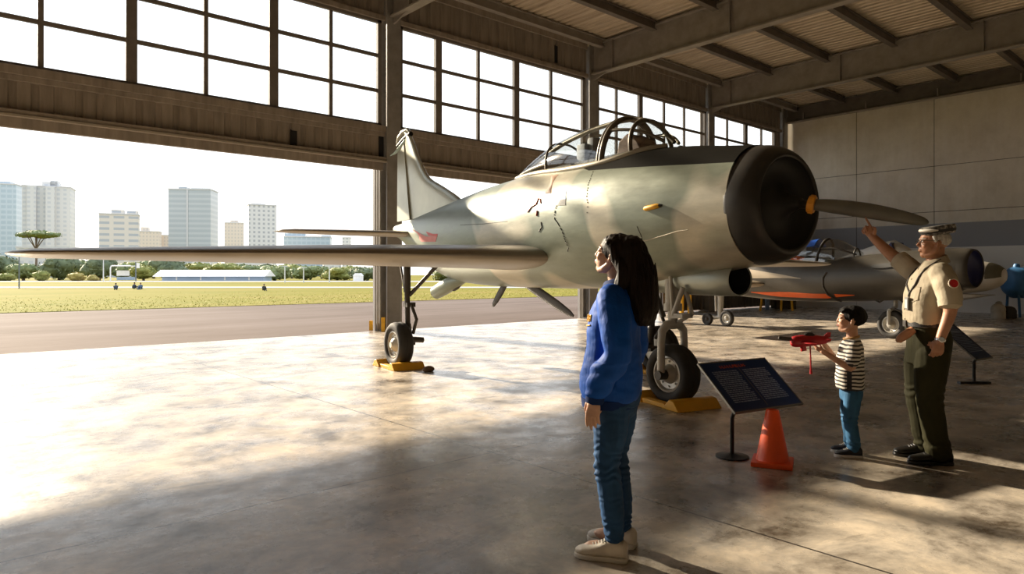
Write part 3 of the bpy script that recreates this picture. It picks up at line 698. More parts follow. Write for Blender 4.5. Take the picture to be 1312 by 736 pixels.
# cockpit: seat with headrest, instrument hood, deck
MB().box((-4.5, -.22, 2.72), (-1.9, .22, 2.86)).build('cockpit_deck', M_duct, plane)
se = MB().box((-3.22, -.17, 2.8), (-3.05, .17, 3.10), bev=.03).build('seat', M_seatpad, plane)
MB().box((-3.08, -.11, 2.98), (-2.96, .11, 3.17), bev=.035).build('headrest', M_seatpad, se)
MB().box((-3.02, -.16, 2.72), (-2.6, .16, 2.84), bev=.03).build('seat_cushion', M_seat, se)
mb = MB().prism([(-2.5, 2.75), (-2.45, 3.02), (-2.3, 3.10), (-2.12, 3.0), (-2.0, 2.8)], -.15, .15, axis='y')
mb.build('instrument_hood', M_seat, plane, bevel=.03)
# ---- wings
def naca(n=22, t=.11):
    xs = [.5*(1-math.cos(PI*i/n)) for i in range(n+1)]
    f = lambda x: 5*t*(.2969*math.sqrt(x)-.126*x-.3516*x*x+.2843*x**3-.1036*x**4)
    return [(x, f(x)) for x in xs[::-1]]+[(x, -f(x)) for x in xs[1:-1]]
def wing(sgn):
    mb = MB(); rings = []
    for t, le, ch, th, z in [(.25, 3.12, 3.3, .36, 1.655), (.62, 3.14, 3.2, .345, 1.655), (.8, 3.20, 3.05, .325, 1.655), (1.4, 3.27, 2.85, .30, 1.655), (3.0, 3.33, 2.4, .235, 1.65), (4.5, 3.38, 1.95, .16, 1.632), (5.6, 3.43, 1.55, .105, 1.617), (5.95, 3.47, 1.4, .085, 1.613), (6.10, 3.60, 1.1, .05, 1.612), (6.16, 3.78, .7, .02, 1.612)]:
        rings.append([P(le+x*ch, sgn*t, z+y*th) for x, y in naca(22, 1.0)])
    return mb.loft(rings).build('wing', M_wing, plane)
wing(1); wing(-1)
# ---- fin, rudder, stabilisers
def fin_le(z): return interp([2.45, 2.74, 3.0, 3.23, 3.62, 4.08, 4.2, 4.27], [6.2, 6.62, 7.22, 7.78, 8.19, 8.54, 8.66, 8.80], z)
def hinge(z): return interp([2.4, 2.6, 4.0, 4.3], [8.55, 8.60, 8.88, 8.95], z)
def fin_te(z): return interp([2.2, 2.44, 3.9, 4.15, 4.27], [9.24, 9.26, 9.24, 9.2, 9.06], z)
def vfin(z0, z1, f0, f1, th, r0=True):
    rings = []
    for z in np.linspace(z0, z1, 26):
        a, b_ = f0(z), f1(z); rings.append([P(a+x*(b_-a), y*th(z), z) for x, y in (naca(12, 1.0) if r0 else [(1, .01), (0, .5), (0, -.5), (1, -.01)])])
    return MB().loft(rings)
fin = vfin(2.40, 4.27, fin_le, hinge, lambda z: .16*(1-.45*(z-2.4)/1.9)).build('tail_fin', M_fin, plane)
vfin(2.50, 4.02, lambda z: hinge(z)+.012, fin_te, lambda z: .075*(1-.45*(z-2.4)/1.9), False).build('rudder', M_fin, plane)
M_tip = mat('fin_tip_green', (.36, .47, .42), .4, .2, .3, 5.)
mb = MB(); mb.tube([P(8.62, 0, 4.20), P(8.75, 0, 4.285), P(8.95, 0, 4.27), P(9.15, 0, 4.19), P(9.28, 0, 4.10)], [.012, .05, .06, .05, .02], 12)
mb.build('fin_tip', M_fin, fin)
mb = MB().tube([P(8.62, .0, 4.16), P(8.85, 0, 4.10), P(9.1, 0, 4.01), P(9.35, 0, 3.925), P(9.62, 0, 3.90)], [.022, .04, .038, .026, .006], 10)
mb.build('fin_tip_horn', M_tip, fin)
MB().tube([P(8.60, 0, 4.19), P(8.9, 0, 4.135), P(9.2, 0, 4.03)], .05, 10).build('fin_tip_band', M_duct, fin)
def stab(sgn):
    rings = [[P(le+x*ch, sgn*t, 2.19+y*th) for x, y in naca(16, 1.0)] for t, le, ch, th in [(.05, 7.95, 1.05, .12), (.3, 8.0, 1.0, .115), (1.4, 8.18, .8, .105), (2.3, 8.33, .62, .08), (2.5, 8.42, .5, .055), (2.57, 8.55, .3, .015)]]
    return MB().loft(rings).build('tailplane', M_wing, plane)
stab(1); stab(-1)
# ---- chin pod with an open dark mouth
mb = MB(); n = 36
def pr(s, r, z, e=1.0): return [P(s+.10*(1-math.sin(2*PI*j/n))*0+.02*math.cos(2*PI*j/n), r*math.cos(2*PI*j/n), z+r*e*math.sin(2*PI*j/n)) for j in range(n)]
mb.loft([pr(.80, .150, 1.368), pr(.785, .158, 1.368), (pr(.80, .166, 1.368)), pr(1.1, .172, 1.368), pr(1.6, .175, 1.375), pr(2.2, .165, 1.385), pr(2.7, .13, 1.40), pr(3.2, .06, 1.42)], caps=False)
mb.build('chin_pod', M_pod, plane)
MB().loft([pr(.80, .150, 1.368), pr(1.0, .145, 1.368), pr(1.3, .13, 1.368), pr(1.45, .02, 1.368)], caps=False).build('pod_mouth', M_duct, plane)
# ---- belly details
for (s0, z0), (s1, z1), r in [((5.15, 1.30), (5.55, .915), .07), ((4.65, 1.30), (3.49, .865), .075)]:
    a, b_ = P(s0, 0, z0), P(s1, 0, z1)
    MB().tube([a, a.lerp(b_, .35), a.lerp(b_, .7), a.lerp(b_, .93), b_], [(r*.8, .022), (r, .02), (r*.9, .017), (r*.6, .013), (r*.25, .008)], 14, flat=(1, 0, .2)).build('belly_blade', M_gear_dark, plane)
mb = MB().tube([P(6.2, .12, 1.36), P(6.6, .14, 1.28), P(6.95, .15, 1.18), P(7.2, .16, 1.10)], [.06, .12, .13, .12], 18)
mb.build('exhaust_fairing', M_camo, plane)
MB().tube([P(7.17, .16, 1.112), P(7.215, .16, 1.095)], [.105, .10], 18).build('exhaust_mouth', M_duct, plane)
MB().tube([P(6.35, .1, 1.29), P(6.5, .12, 1.2), P(6.62, .12, 1.17)], [.03, .035, .04], 10).build('drain_stub', M_gear_dark, plane)
# ---- landing gear
def wheel(parent, c, r, w_, axis=(0, 1, 0), hub_m=M_hub, groove=True):
    """tyre and hub as children of the leg; axis points to the visible face"""
    M = Matrix.Translation(Vector(c)) @ Vector((0, 0, 1)).rotation_difference(Vector(axis)).to_matrix().to_4x4()
    h = w_/2
    pr_ = [(r*.62, -h*.8), (r*.74, -h*.98), (r*.88, -h*.95), (r*.965, -h*.7), (r, -h*.35)]
    pr_ += [(r*.985, -h*.06), (r*.975, 0), (r*.985, h*.06)] if groove else [(r, 0)]
    pr_ += [(r, h*.35), (r*.965, h*.7), (r*.88, h*.95), (r*.74, h*.98), (r*.62, h*.8), (r*.58, h*.3), (r*.58, -h*.3), (r*.62, -h*.8)]
    MB().lathe(pr_, 48, M=M, caps=False).build('tyre', M_rubber, parent)
    hb = MB().lathe([(.001, -h*.6), (r*.60, -h*.6), (r*.61, h*.75), (r*.55, h*.78), (r*.50, h*.5), (r*.33, h*.42), (r*.26, h*.8), (r*.15, h*.95), (r*.13, h*1.1), (.001, h*1.12)], 36, M=M, caps=False)
    for k in range(8):
        a = 2*PI*k/8; q = M @ Vector((r*.42*math.cos(a), r*.42*math.sin(a), h*.42)); d = M.to_3x3() @ Vector((0, 0, 1))
        hb.tube([q, q+d*.02], r*.035, 8)
    hb.build('wheel_hub', hub_m, parent)
def maingear(s, t, sg, r=.345):
    top = P(s-.08, t-.02*sg, 1.60)
    mb = MB(); ti = t-.17*sg
    mb.tube([P(s-.05, ti+.05*sg, 1.58), P(s-.03, ti+.04*sg, 1.15)], .055, 14); mb.tube([P(s-.03, ti+.04*sg, 1.17), P(s-.01, ti+.02*sg, .62)], .042, 14)
    mb.tube([P(s-.01, ti+.02*sg, .66), P(s, ti, .5), P(s, ti-.0*sg, .36)], [.05, .055, .06], 12); mb.tube([P(s, ti-.05*sg, .36), P(s, t+.05*sg, .36)], .04, 12)
    mb.box((-s-.06, -ti-.07, .92), (-s+.10, -ti+.07, .99)); mb.box((-s-.05, -ti-.06, .33), (-s+.07, -ti+.08, .40))
    mb.tube([P(s-.15, ti+.02*sg, .95), P(s-.28, ti, .74), P(s-.12, ti-.02*sg, .52)], .026, 8)     # torque link
    mb.tube([P(s-.05, ti-.02*sg, .42), P(s-.05, ti-.22*sg, .40)], .045, 10)                        # brake cylinder
    leg = mb.build('main_gear_leg', M_gear_dark, plane)
    MB().tube([P(s-.03, ti, 1.10), P(s-.4, ti-.28*sg, 1.55)], .03, 10).build('side_brace', M_gear_dark, leg)
    MB().tube([P(s-.02, ti+.08*sg, 1.2), P(s+.25, ti+.02*sg, 1.55)], .018, 8).build('drag_brace', M_gear_dark, leg)
    wheel(leg, P(s, t, r+.002), r, .24, (0, -sg, 0)); return leg
maingear(6.0, 1.42, 1); maingear(3.35, -1.45, -1, .34)
# nose gear: white fork over a fat grooved tyre
gs, gr, gt = 1.60, .326, .11
mb = MB()
mb.tube([P(gs, 0, 1.50), P(gs, 0, 1.08)], .085, 16); mb.tube([P(gs, 0, 1.10), P(gs, 0, 1.02)], [.10, .10], 16); mb.tube([P(gs, 0, 1.05), P(gs, 0, .86)], .055, 14)
mb.tube([P(gs-.07, .11, 1.42), P(gs-.07, .07, .98)], .022, 8)
for sg in (1, -1):
    mb.tube([P(gs, 0, .87), P(gs, .10*sg, .865), P(gs, .165*sg, .80), P(gs, .18*sg, .68), P(gs, .18*sg, .33)], [.055, .05, .045, .04, .045], 14)
leg = mb.build('nose_gear_leg', M_gear, plane); leg.location = (0, -gt, 0)
MB().tube([P(gs, .12, gr), P(gs, .235, gr)], [.055, .05], 14).build('axle_cap', M_gear_dark, leg)
mb = MB().tube([P(gs-.12, -.03, 1.38), P(gs-.26, -.02, .99), P(gs-.08, 0, .9)], .024, 8); mb.tube([P(gs-.22, .08, 1.28), P(gs-.10, .10, .98)], .028, 8); mb.box((-gs+.08, -.12, .95), (-gs+.25, .04, 1.0))
mb.build('torque_link', M_gear, leg)
wheel(leg, P(gs, 0, gr+.002), gr, .26, (0, -1, 0))
mb = MB().tube([P(gs+.3, .05, 1.4), P(gs+.1, .04, .95)], .03, 10)
mb.build('drag_strut', M_gear_dark, leg)
# nose gear doors
# ---- small marks on the starboard side, laid on the skin
plane_M = Matrix.Translation((hx, hy, 0)) @ Matrix.Rotation(ANG, 4, 'Z')
_grid = [(s, a) for s in np.linspace(.62, 8.8, 500) for a in np.linspace(-1.1, 1.5, 140)]
_gp = np.array([tuple(plane_M @ fus(s, a)) for s, a in _grid])
_X = CC*_gp[:, 0]-SS*_gp[:, 1]; _Y = SS*_gp[:, 0]+CC*_gp[:, 1]
_PX = 656+F*_X/_Y; _PY = HY-F*(_gp[:, 2]-EYE)/_Y
def sk(px, py): i = int(np.argmin((_PX-px)**2+(_PY-py)**2+np.where(_Y > 14, 1e6, 0))); return _grid[i]
def skp(px, py, off=.006):
    s, a = sk(px, py); p = fus(s, a); q = fus(s, a, .05); return p+(q-p).normalized()*off
def strip_mark(name, pts, r, m, label=None, per=None):
    o = MB().tube([skp(x, y, .002) for x, y in pts], r, 6).build(name, m, plane)
    if label: o['label'] = label
    return o
a, b_ = skp(826, 269, .012), skp(845, 264.5, .012)
tag(MB().tube([a, a.lerp(b_, .1), a.lerp(b_, .85), b_], [.012, .026, .026, .016], 10).build('latch', M_yellow, plane), 'yellow latch tag on the nose side')
MB().tube([b_, b_+(b_-a)*.2], [.018, .006], 8).build('latch_pin', M_duct, plane)
strip_mark('red_marking', [(676, 272), (681, 266), (687, 261), (690, 255), (692.5, 255), (693, 261)], .009, M_red)
strip_mark('red_marking', [(688, 270), (687.5, 276)], .012, M_red)
strip_mark('scuff_marking', [(693, 285), (694, 291), (691, 297)], .007, M_gear_dark)
dots = [(713, 264), (711, 270), (710, 277), (711, 281), (715, 287), (719, 294), (722, 302), (725, 311), (728, 318), (727, 323)]
mb = MB()
for (x0, y0), (x1, y1) in zip(dots[:-1], dots[1:]):
    for k in range(3):
        u0, u1 = k/3, k/3+.18; mb.tube([skp(x0+(x1-x0)*u0, y0+(y1-y0)*u0, .001), skp(x0+(x1-x0)*u1, y0+(y1-y0)*u1, .001)], .006, 5)
mb.build('rivet_seam', M_line, plane)
mb = MB()
vv = [(761, 217), (757, 228), (753, 240), (752, 255), (753, 268), (752, 277)]
for (x0, y0), (x1, y1) in zip(vv[:-1], vv[1:]):
    for k in range(4):
        u0, u1 = k/4, k/4+.1; mb.tube([skp(x0+(x1-x0)*u0, y0+(y1-y0)*u0, .001), skp(x0+(x1-x0)*u1, y0+(y1-y0)*u1, .001)], .004, 5)
mb.build('rivet_seam', M_line, plane)
strip_mark('panel_seam', [(823, 309), (835, 306), (850, 302), (868, 297), (882, 294)], .006, M_rail, 'pale diagonal seam on the nose side')
strip_mark('panel_seam', [(823, 309), (821, 302), (817, 291)], .004, M_line)
strip_mark('panel_seam', [(590, 288), (620, 287), (650, 284)], .004, M_line)
def patch(name, corners, m, off=.004):
    cxp = sum(x for x, y in corners)/len(corners); cyp = sum(y for x, y in corners)/len(corners)
    ring_ = lambda t, o_: [skp(cxp+(x-cxp)*t, cyp+(y-cyp)*t, o_) for x, y in corners]
    return MB().loft([ring_(1, -.004), ring_(1, off), ring_(.6, off), ring_(.25, off), ring_(.04, off)]).build(name, m, plane)
M_emb = mat('emblem_blue', (.12, .30, .62), .4, 0, .4, 14.); M_emb2 = mat('emblem_dark', (.10, .11, .10), .5, 0, .6, 20.)
tag(patch('emblem', [(719, 252), (721, 248), (726, 244), (725, 255), (718, 256)], M_emb), 'small blue emblem on the fuselage side')
patch('emblem_base', [(718, 256), (725, 255), (724.5, 264), (714, 263)], M_emb2)
M_tan = mat('tan_stripe', (.42, .25, .16), .5)
tag(patch('tan_stripe', [(707, 226), (715, 224), (706, 247), (699, 248)], M_tan), 'tan streak below the canopy rail')
tag(patch('red_warning_patch', [(527, 293), (536, 298), (548, 305), (560, 303), (558, 310), (540, 310)], mat('faded_red', (.62, .19, .17), .5)), 'faded red patch near the tail')
tag(patch('red_marking', [(546, 297), (555, 300), (561, 300), (560, 303), (549, 302)], M_red), 'red arrow by the tail')
# ================================================================ aircraft and gear in the back of the hangar
M_grey2 = mat('dark_grey_paint', (.07, .063, .052), .38, .35, .2, 1.5, .04, 8.)
M_tan2 = mat('tan_paint', (.36, .30, .22), .4, .3, .2, 1.2)
M_navy = mat('navy_paint', (.014, .018, .10), .45); M_white3 = mat('cream_white_paint', (.66, .61, .52), .38, .05, .08, 2.)
M_orange2 = mat('bright_orange_paint', (.80, .13, .02), .45, 0, .1, 3.); M_blue2 = mat('bright_blue_paint', (.015, .10, .50), .4, 0, .1, 3.)
def profile_aircraft(root, S, B, T, W, m, name='fuselage', na=56, ns=90):
    def f(s, a, off=0.):
        zb, zt, hw = interp(S, B, s), interp(S, T, s), interp(S, W, s)
        return P(s, (hw+off)*math.cos(a), (zb+zt)/2+((zt-zb)/2+off)*math.sin(a))
    MB().loft([[f(s, 2*PI*j/na) for j in range(na)] for s in np.linspace(S[0], S[-1], ns)]).build(name, m, root)
    return f
def band(root, f, name, s0, s1, a0, a1, m, off=.006, n=26, k=5, taper=None):
    """curved patch on the skin between stations s0..s1 and angles a0..a1, with real thickness"""
    top, bot = [], []
    for i in range(n):
        u_ = i/(n-1); s = s0+(s1-s0)*u_; w_ = taper(u_) if taper else 1.; am, ah = (a0+a1)/2, (a1-a0)/2*w_
        top.append([f(s, am-ah+2*ah*j/(k-1), off) for j in range(k)]); bot.append([f(s, am-ah+2*ah*j/(k-1), -.01) for j in range(k)])
    mb = MB().loft([t_+b_[::-1] for t_, b_ in zip(top, bot)])
    return mb.build(name, m, root)
# ---- second aircraft: dark grey with an orange flash and a blue intake
h2 = c2w(9.365, 13.78)
p2 = thing('jet_aircraft', 'dark grey jet with an orange side flash and navy intake, parked behind the boy', 'aircraft', (*h2, 0), ANG)
S2 = [.22, .5, .9, 1.4, 2.1, 3.2, 4.3, 5.5, 7, 8.2, 9.0]
f2 = profile_aircraft(p2, S2, [1.12, .99, .92, .87, .82, .77, .76, .82, .98, 1.2, 1.38], [1.955, 1.97, 1.955, 1.935, 1.88, 1.81, 1.99, 2.07, 1.92, 1.74, 1.66], [.41, .45, .48, .5, .51, .52, .52, .50, .40, .26, .12], M_grey2)
def ring2(s, r, z=1.54): return [P(s, r*math.cos(2*PI*j/48), z+r*math.sin(2*PI*j/48)) for j in range(48)]
MB().loft([ring2(.23, .415), ring2(.12, .41), ring2(.05, .395), ring2(.03, .375), ring2(.05, .36)], caps=False).build('intake_lip', M_grey2, p2)
MB().loft([ring2(.05, .362), ring2(.10, .355), ring2(.16, .30), ring2(.2, .15), ring2(.21, .01)], caps=False).build('intake_face', M_navy, p2)
band(p2, f2, 'orange_flash', 5.15, 2.95, -.98, -.68, M_orange2, taper=lambda u: min(1, .12+u*2.2) if u < .97 else .8)
band(p2, f2, 'orange_flash_tip', 2.82, 2.35, -.90, -.70, M_orange2, taper=lambda u: 1-u*.9)
band(p2, f2, 'orange_panel', 6.2, 3.7, .50, 1.45, M_orange2, taper=lambda u: 1-.6*u)
band(p2, f2, 'tan_lit_area', 7.6, 3.6, -.45, .5, M_tan2, taper=lambda u: 1.02-u)  # tan rear side, its pointed end painted after a fading lit region
ell = [f2(1.62+.30*math.cos(2*PI*j/24), .42+.10*math.sin(2*PI*j/24), .028) for j in range(24)]; el0 = [f2(1.62+.30*math.cos(2*PI*j/24), .42+.10*math.sin(2*PI*j/24), -.02) for j in range(24)]
MB().loft([el0, ell]).build('oval_vent', M_duct, p2)
MB().tube([f2(s, a, .01) for s, a in [(2.95, .35), (3.02, .1), (3.03, -.3), (2.98, -.7), (2.85, -1.1), (2.8, -1.3)]], .025, 8).build('cable', M_gear_dark, p2)
# canopy of the second aircraft, open black hoop
C2S = [2.35, 2.6, 3.0, 3.4, 3.8, 4.3, 4.7]; C2W = [.06, .2, .3, .33, .33, .28, .15]; C2T = [1.92, 2.08, 2.26, 2.27, 2.22, 2.04, 1.85]
def can2(s, a, off=0.):
    w_, zt = interp(C2S, C2W, s)+off, interp(C2S, C2T, s)+off; return P(s, w_*math.cos(a), 1.70+(zt-1.70)*max(0, math.sin(a))**.9)
c2 = MB().loft([[can2(s, PI*j/20) for j in range(21)] for s in np.linspace(2.35, 4.7, 30)], closed=False, caps=False).build('canopy', M_canopy, p2)
MB().tube([can2(3.32-.12*math.sin(a), a, .004) for a in np.linspace(0, PI, 21)], .032, 8).build('canopy_hoop', M_gear_dark, c2)
MB().tube([can2(2.5, a, .004) for a in np.linspace(0, PI, 15)], .02, 8).build('canopy_hoop', M_gear_dark, c2)
MB().tube([can2(s, .62, .004) for s in np.linspace(2.45, 3.28, 10)], .02, 8).build('canopy_frame', M_gear_dark, c2)
mb = MB(); n_ = 14; rows = []
for s in np.linspace(3.42, 4.66, 14):
    rows.append([can2(s, a, .012) for a in np.linspace(.75, PI-.75, n_)]+[can2(s, a, -.01) for a in np.linspace(.75, PI-.75, n_)[::-1]])
tag(MB().loft(rows).build('canopy_cover', M_blue2, c2), 'bright blue strip cover along the canopy top')
MB().box((-4.2, -.2, 1.70), (-2.6, .2, 1.80)).build('cockpit_deck', M_duct, p2); MB().box((-3.9, -.14, 1.78), (-3.7, .14, 2.1), bev=.04).build('seat', M_seatpad, p2)
MB().box((-4.3, -.16, 1.78), (-4.05, .16, 2.0), bev=.05).build('seat', M_tan2, p2)
for sg in (1, -1):
    MB().loft([[P(le+x*ch, sg*t, 1.18+y*th) for x, y in naca(14, 1.0)] for t, le, ch, th in [(.3, 4.6, 2.2, .2), (1.6, 4.9, 1.7, .15), (3.0, 5.25, 1.2, .09), (3.2, 5.5, .8, .03)]]).build('wing', M_tan2, p2)
    MB().loft([[P(le+x*ch, sg*t, 1.62+y*th) for x, y in naca(10, 1.0)] for t, le, ch, th in [(.05, 8.2, .8, .09), (1.2, 8.4, .5, .04)]]).build('tailplane', M_tan2, p2)
MB().loft([[P(a+x*(b_-a), y*.1, z) for x, y in naca(10, 1.0)] for z, a, b_ in [(1.6, 7.6, 9.0), (2.2, 8.2, 9.0), (2.75, 8.6, 9.05)]]).build('tail_fin', M_tan2, p2)
g2 = MB().tube([P(1.70, -.14, 1.0), P(1.70, -.14, .70), P(1.70, -.02, .62)], .05, 12); g2.tube([P(1.70, .13, .62), P(1.70, .14, .31)], .04, 12); g2.tube([P(1.7, -.1, .64), P(1.7, .13, .63)], .04, 10)
g2 = g2.build('nose_gear_leg', M_gear, p2); wheel(g2, P(1.70, 0, .315), .313, .18, (0, -1, 0))
MB().tube([P(1.55, .05, .92), P(1.35, .05, .72), P(1.30, .05, .66), P(1.42, .05, .60), P(1.62, .05, .66)], .022, 8).build('drag_brace', M_gear_dark, g2)
MB().tube([P(1.72, .05, .95), P(1.95, .05, .8), P(2.2, .05, .92)], .022, 8).build('drag_brace', M_gear_dark, g2)
for t_ in (.10,):
    g3 = MB().tube([P(6.35, t_, 1.1), P(6.35, t_, .25)], [.09, .075], 14); g3.tube([P(6.45, t_+.10, 1.0), P(6.42, t_+.10, .4)], .03, 8); g3.tube([P(6.1, t_, .30), P(6.6, t_, .20)], .05, 10)
    g3 = g3.build('main_gear_leg', M_gear, p2); wheel(g3, P(6.05, t_+.1, .222), .22, .12, (0, -1, 0), M_hub); wheel(g3, P(6.72, t_+.1, .172), .17, .12, (0, -1, 0), M_gear_dark)
# ---- third aircraft: cream white with a yellow flash
h3 = c2w(14.8, 20.5)
p3 = thing('white_aircraft', 'cream white aircraft with a yellow side flash and olive nose cap by the right edge', 'aircraft', (*h3, 0), ANG)
f3 = profile_aircraft(p3, [0.05, .2, .5, 1.0, 1.6, 2.6, 4, 5.5, 7, 7.6], [1.2, 1.05, .93, .85, .82, .82, .9, 1.1, 1.35, 1.42], [1.58, 1.70, 1.80, 1.86, 1.88, 1.92, 1.95, 1.85, 1.7, 1.6], [.2, .34, .46, .54, .57, .57, .5, .38, .2, .1], M_white3)
band(p3, f3, 'nose_cap', .06, .42, -.2, 2.6, mat('olive_cap', (.10, .09, .055), .5), n=10, k=14)
band(p3, f3, 'yellow_flash', 1.9, .55, .12, .34, M_yellow, taper=lambda u: 1-.5*u*u)
for sg in (1, -1):
    MB().loft([[P(le+x*ch, sg*t, 1.12+y*th) for x, y in naca(14, 1.0)] for t, le, ch, th in [(.3, .55, 2.0, .22), (1.2, .8, 1.6, .16), (2.4, 1.15, 1.1, .10), (2.6, 1.4, .7, .04)]]).build('wing', M_navy if sg < 0 else M_white3, p3)
MB().prism([(-.35, .80), (-1.6, .55), (-3.4, .55), (-4.4, .9)], -.3, .3, axis='y').build('belly_fairing', M_white3, p3, bevel=.05)
MB().tube([P(1.35, .35, .80), P(1.5, .35, .66), P(1.62, .35, .60)], [.10, .08, .05], 10).build('belly_scoop', M_duct, p3)
# white peaked cockpit cover with a navy wedge
mb = MB().loft([[P(s, w_*math.cos(a), 1.85+h_*max(0, math.sin(a))**.6) for a in np.linspace(0, PI, 15)] for s, w_, h_ in [(2.6, .25, .25), (2.9, .34, .50), (3.3, .38, .74), (3.7, .38, .68), (4.3, .34, .48), (4.9, .28, .30), (5.4, .18, .1)]], closed=True)
mb.build('cockpit_cover', M_white3, p3)
MB().prism([(-3.0, 1.9), (-3.22, 2.5), (-3.75, 1.9)], -.40, .40, axis='y').build('cover_wedge', M_navy, p3)
for t_ in (.3, -.3):
    g4 = MB().tube([P(2.15, t_, .9), P(2.15, t_, .24)], .05, 10).build('main_gear_leg', M_gear, p3); wheel(g4, P(2.15, t_+.09*(1 if t_ > 0 else -1), .232), .23, .12, (0, -1 if t_ > 0 else 1, 0))
MB().loft([[P(a+x*(b_-a), y*.1, z) for x, y in naca(10, 1.0)] for z, a, b_ in [(1.6, 6.2, 7.6), (2.2, 6.8, 7.6), (2.7, 7.1, 7.65)]]).build('tail_fin', M_white3, p3)
# ---- blue tank by the end wall
bp_ = pix(1313, 352, 23.0); t = thing('tank', 'rounded bright blue tank with a small knob on top, cut by the right edge', 'tank', (bp_.x, bp_.y, 0), -.7)
M_tank = mat('tank_blue', (.055, .19, .40), .5, 0, .1, 3.)
MB().tube([(-.62, 0, 1.15), (-.56, 0, 1.15), (-.4, 0, 1.15), (.4, 0, 1.15), (.56, 0, 1.15), (.62, 0, 1.15)], [.2, .4, .52, .52, .4, .2], 28).build('tank_body', M_tank, t)
MB().lathe([(.001, 1.62), (.10, 1.62), (.10, 1.72), (.07, 1.78), (.001, 1.79)], 16, M=Matrix.Translation((-.28, 0, 0)), caps=False).build('knob', M_tank, t)
for x in (-.4, .4):
    for y in (-.3, .3): MB().tube([(x, y, 0), (x, y*.8, .85)], .04, 8).build('leg', M_tank, t)
# ---- white canister with black side unit
cp = gnd(1279, 408.5); t = thing('canister', 'short white canister with a domed top and black side unit below the white aircraft', 'canister', (cp.x, cp.y, 0), -math.atan2(SS, CC))
MB().lathe([(.001, 0), (.20, 0), (.205, .02), (.205, .22), (.195, .235), (.205, .25), (.205, .33), (.17, .42), (.10, .47), (.001, .47)], 28, caps=False).build('body', M_white3, t)
MB().lathe([(.001, .46), (.09, .46), (.10, .50), (.06, .55), (.001, .56)], 16, M=Matrix.Translation((.02, 0, 0)), caps=False).build('knob', M_gear, t)
MB().prism([(.2, 0), (.50, 0), (.50, .26), (.44, .36), (.34, .40), (.2, .40)], -.16, .16, axis='y').build('side_unit', M_gear_dark, t, bevel=.03)
# ---- yellow bollards and stands by the far doors
for k, px in enumerate((873.5, 883.5)):
    q = gnd(px, 403); t = thing('bollard', ['left one of the two yellow bollards by the closed doors under the chin pod', 'right one of the two yellow bollards by the closed doors under the chin pod'][k], 'bollard', (q.x, q.y, 0))
    MB().lathe([(.001, 0), (.075, 0), (.075, .95), (.06, 1.0), (.001, 1.01)], 16, caps=False).build('post', M_yellow, t); MB().box((-.10, -.10, 0), (.10, .10, .02)).build('base_plate', M_gear_dark, t)
q = gnd(995, 398.5); rz_ = -math.atan2(SS, CC)
t = thing('trestle', 'yellow splay-legged trestle stand by the end wall under the grey jet', 'trestle', (q.x, q.y, 0), rz_)
for x0, x1 in ((-.66, -.52), (.16, .2), (.60, .56)): MB().tube([(x0, -.05, 0), (x1, 0, .95)], .045, 8).build('leg', M_yellow, t)
MB().box((-.6, -.06, .92), (.65, .06, 1.0)).build('top_bar', M_yellow, t)
q = gnd(983, 397); t = thing('gas_cylinder', 'tall pale blue gas cylinder beside the yellow trestle', 'gas cylinder', (q.x, q.y, 0))
MB().lathe([(.001, 0), (.085, 0), (.085, .8), (.06, .92), (.03, .95), (.03, 1.0), (.001, 1.0)], 18, caps=False).build('body', mat('cylinder_blue', (.20, .30, .46), .5), t); MB().lathe([(.001, 1.0), (.04, 1.0), (.04, 1.06), (.001, 1.06)], 10, caps=False).build('valve', M_gear, t)
q = gnd(1002, 396.2); t = thing('crate', 'dark brown slatted crate behind the yellow trestle', 'crate', (q.x, q.y, 0), rz_)
M_crate = mat('crate_wood', (.09, .065, .035), .8, 0, .3, 6.)
MB().box((-.33, -.2, .02), (.5, .35, .55)).build('crate_body', M_crate, t)
for x in (-.28, -.05, .2, .44): MB().box((x-.04, -.24, 0), (x+.04, -.2, .58)).build('slat', M_crate, t)
# ================================================================ chocks, signs, cone
def chock(name, lab, along, c, back, front, side, wid, tilt=None):
    """yellow wheel chock: flat tray under the tyre with a ridged wedge in front and another behind"""
    t = thing(name, lab, 'wheel chock', (c[0], c[1], 0), math.atan2(along[1], along[0]), 'yellow wheel chocks')
    for y0 in (-wid, wid-.10): MB().box((-back, y0, 0), (front, y0+.10, .05)).build('side_bar', M_yellow, t, bevel=.006)
    for x, s in ((front, 1), (-back, -1)):
        pr_ = [(x-s*.02, 0), (x+s*.26, 0), (x+s*.17, .10), (x+s*.10, .11)]
        MB().prism(pr_, -wid-.02, wid+.02, axis='y').build('wedge', M_yellow, t, bevel=.008)
    return t
fw = Vector((-.141, -.990, 0)); 
def pw(s, t): return plane_M @ P(s, t, 0)
chock('wheel_chock', 'yellow chock under the fat tyre below the black aircraft nose', Vector((*c2w(.42, -.90), 0)), pw(1.60, .11), .20, .20, 0, .27)
chock('wheel_chock', 'yellow chock under the single wheel below the long left wing', fw, pw(6.0, 1.42), .165, .165, 0, .235)
chock('wheel_chock', 'yellow chock half hidden behind the woman in the blue jacket', fw, pw(3.35, -1.45), .165, .165, 0, .235)

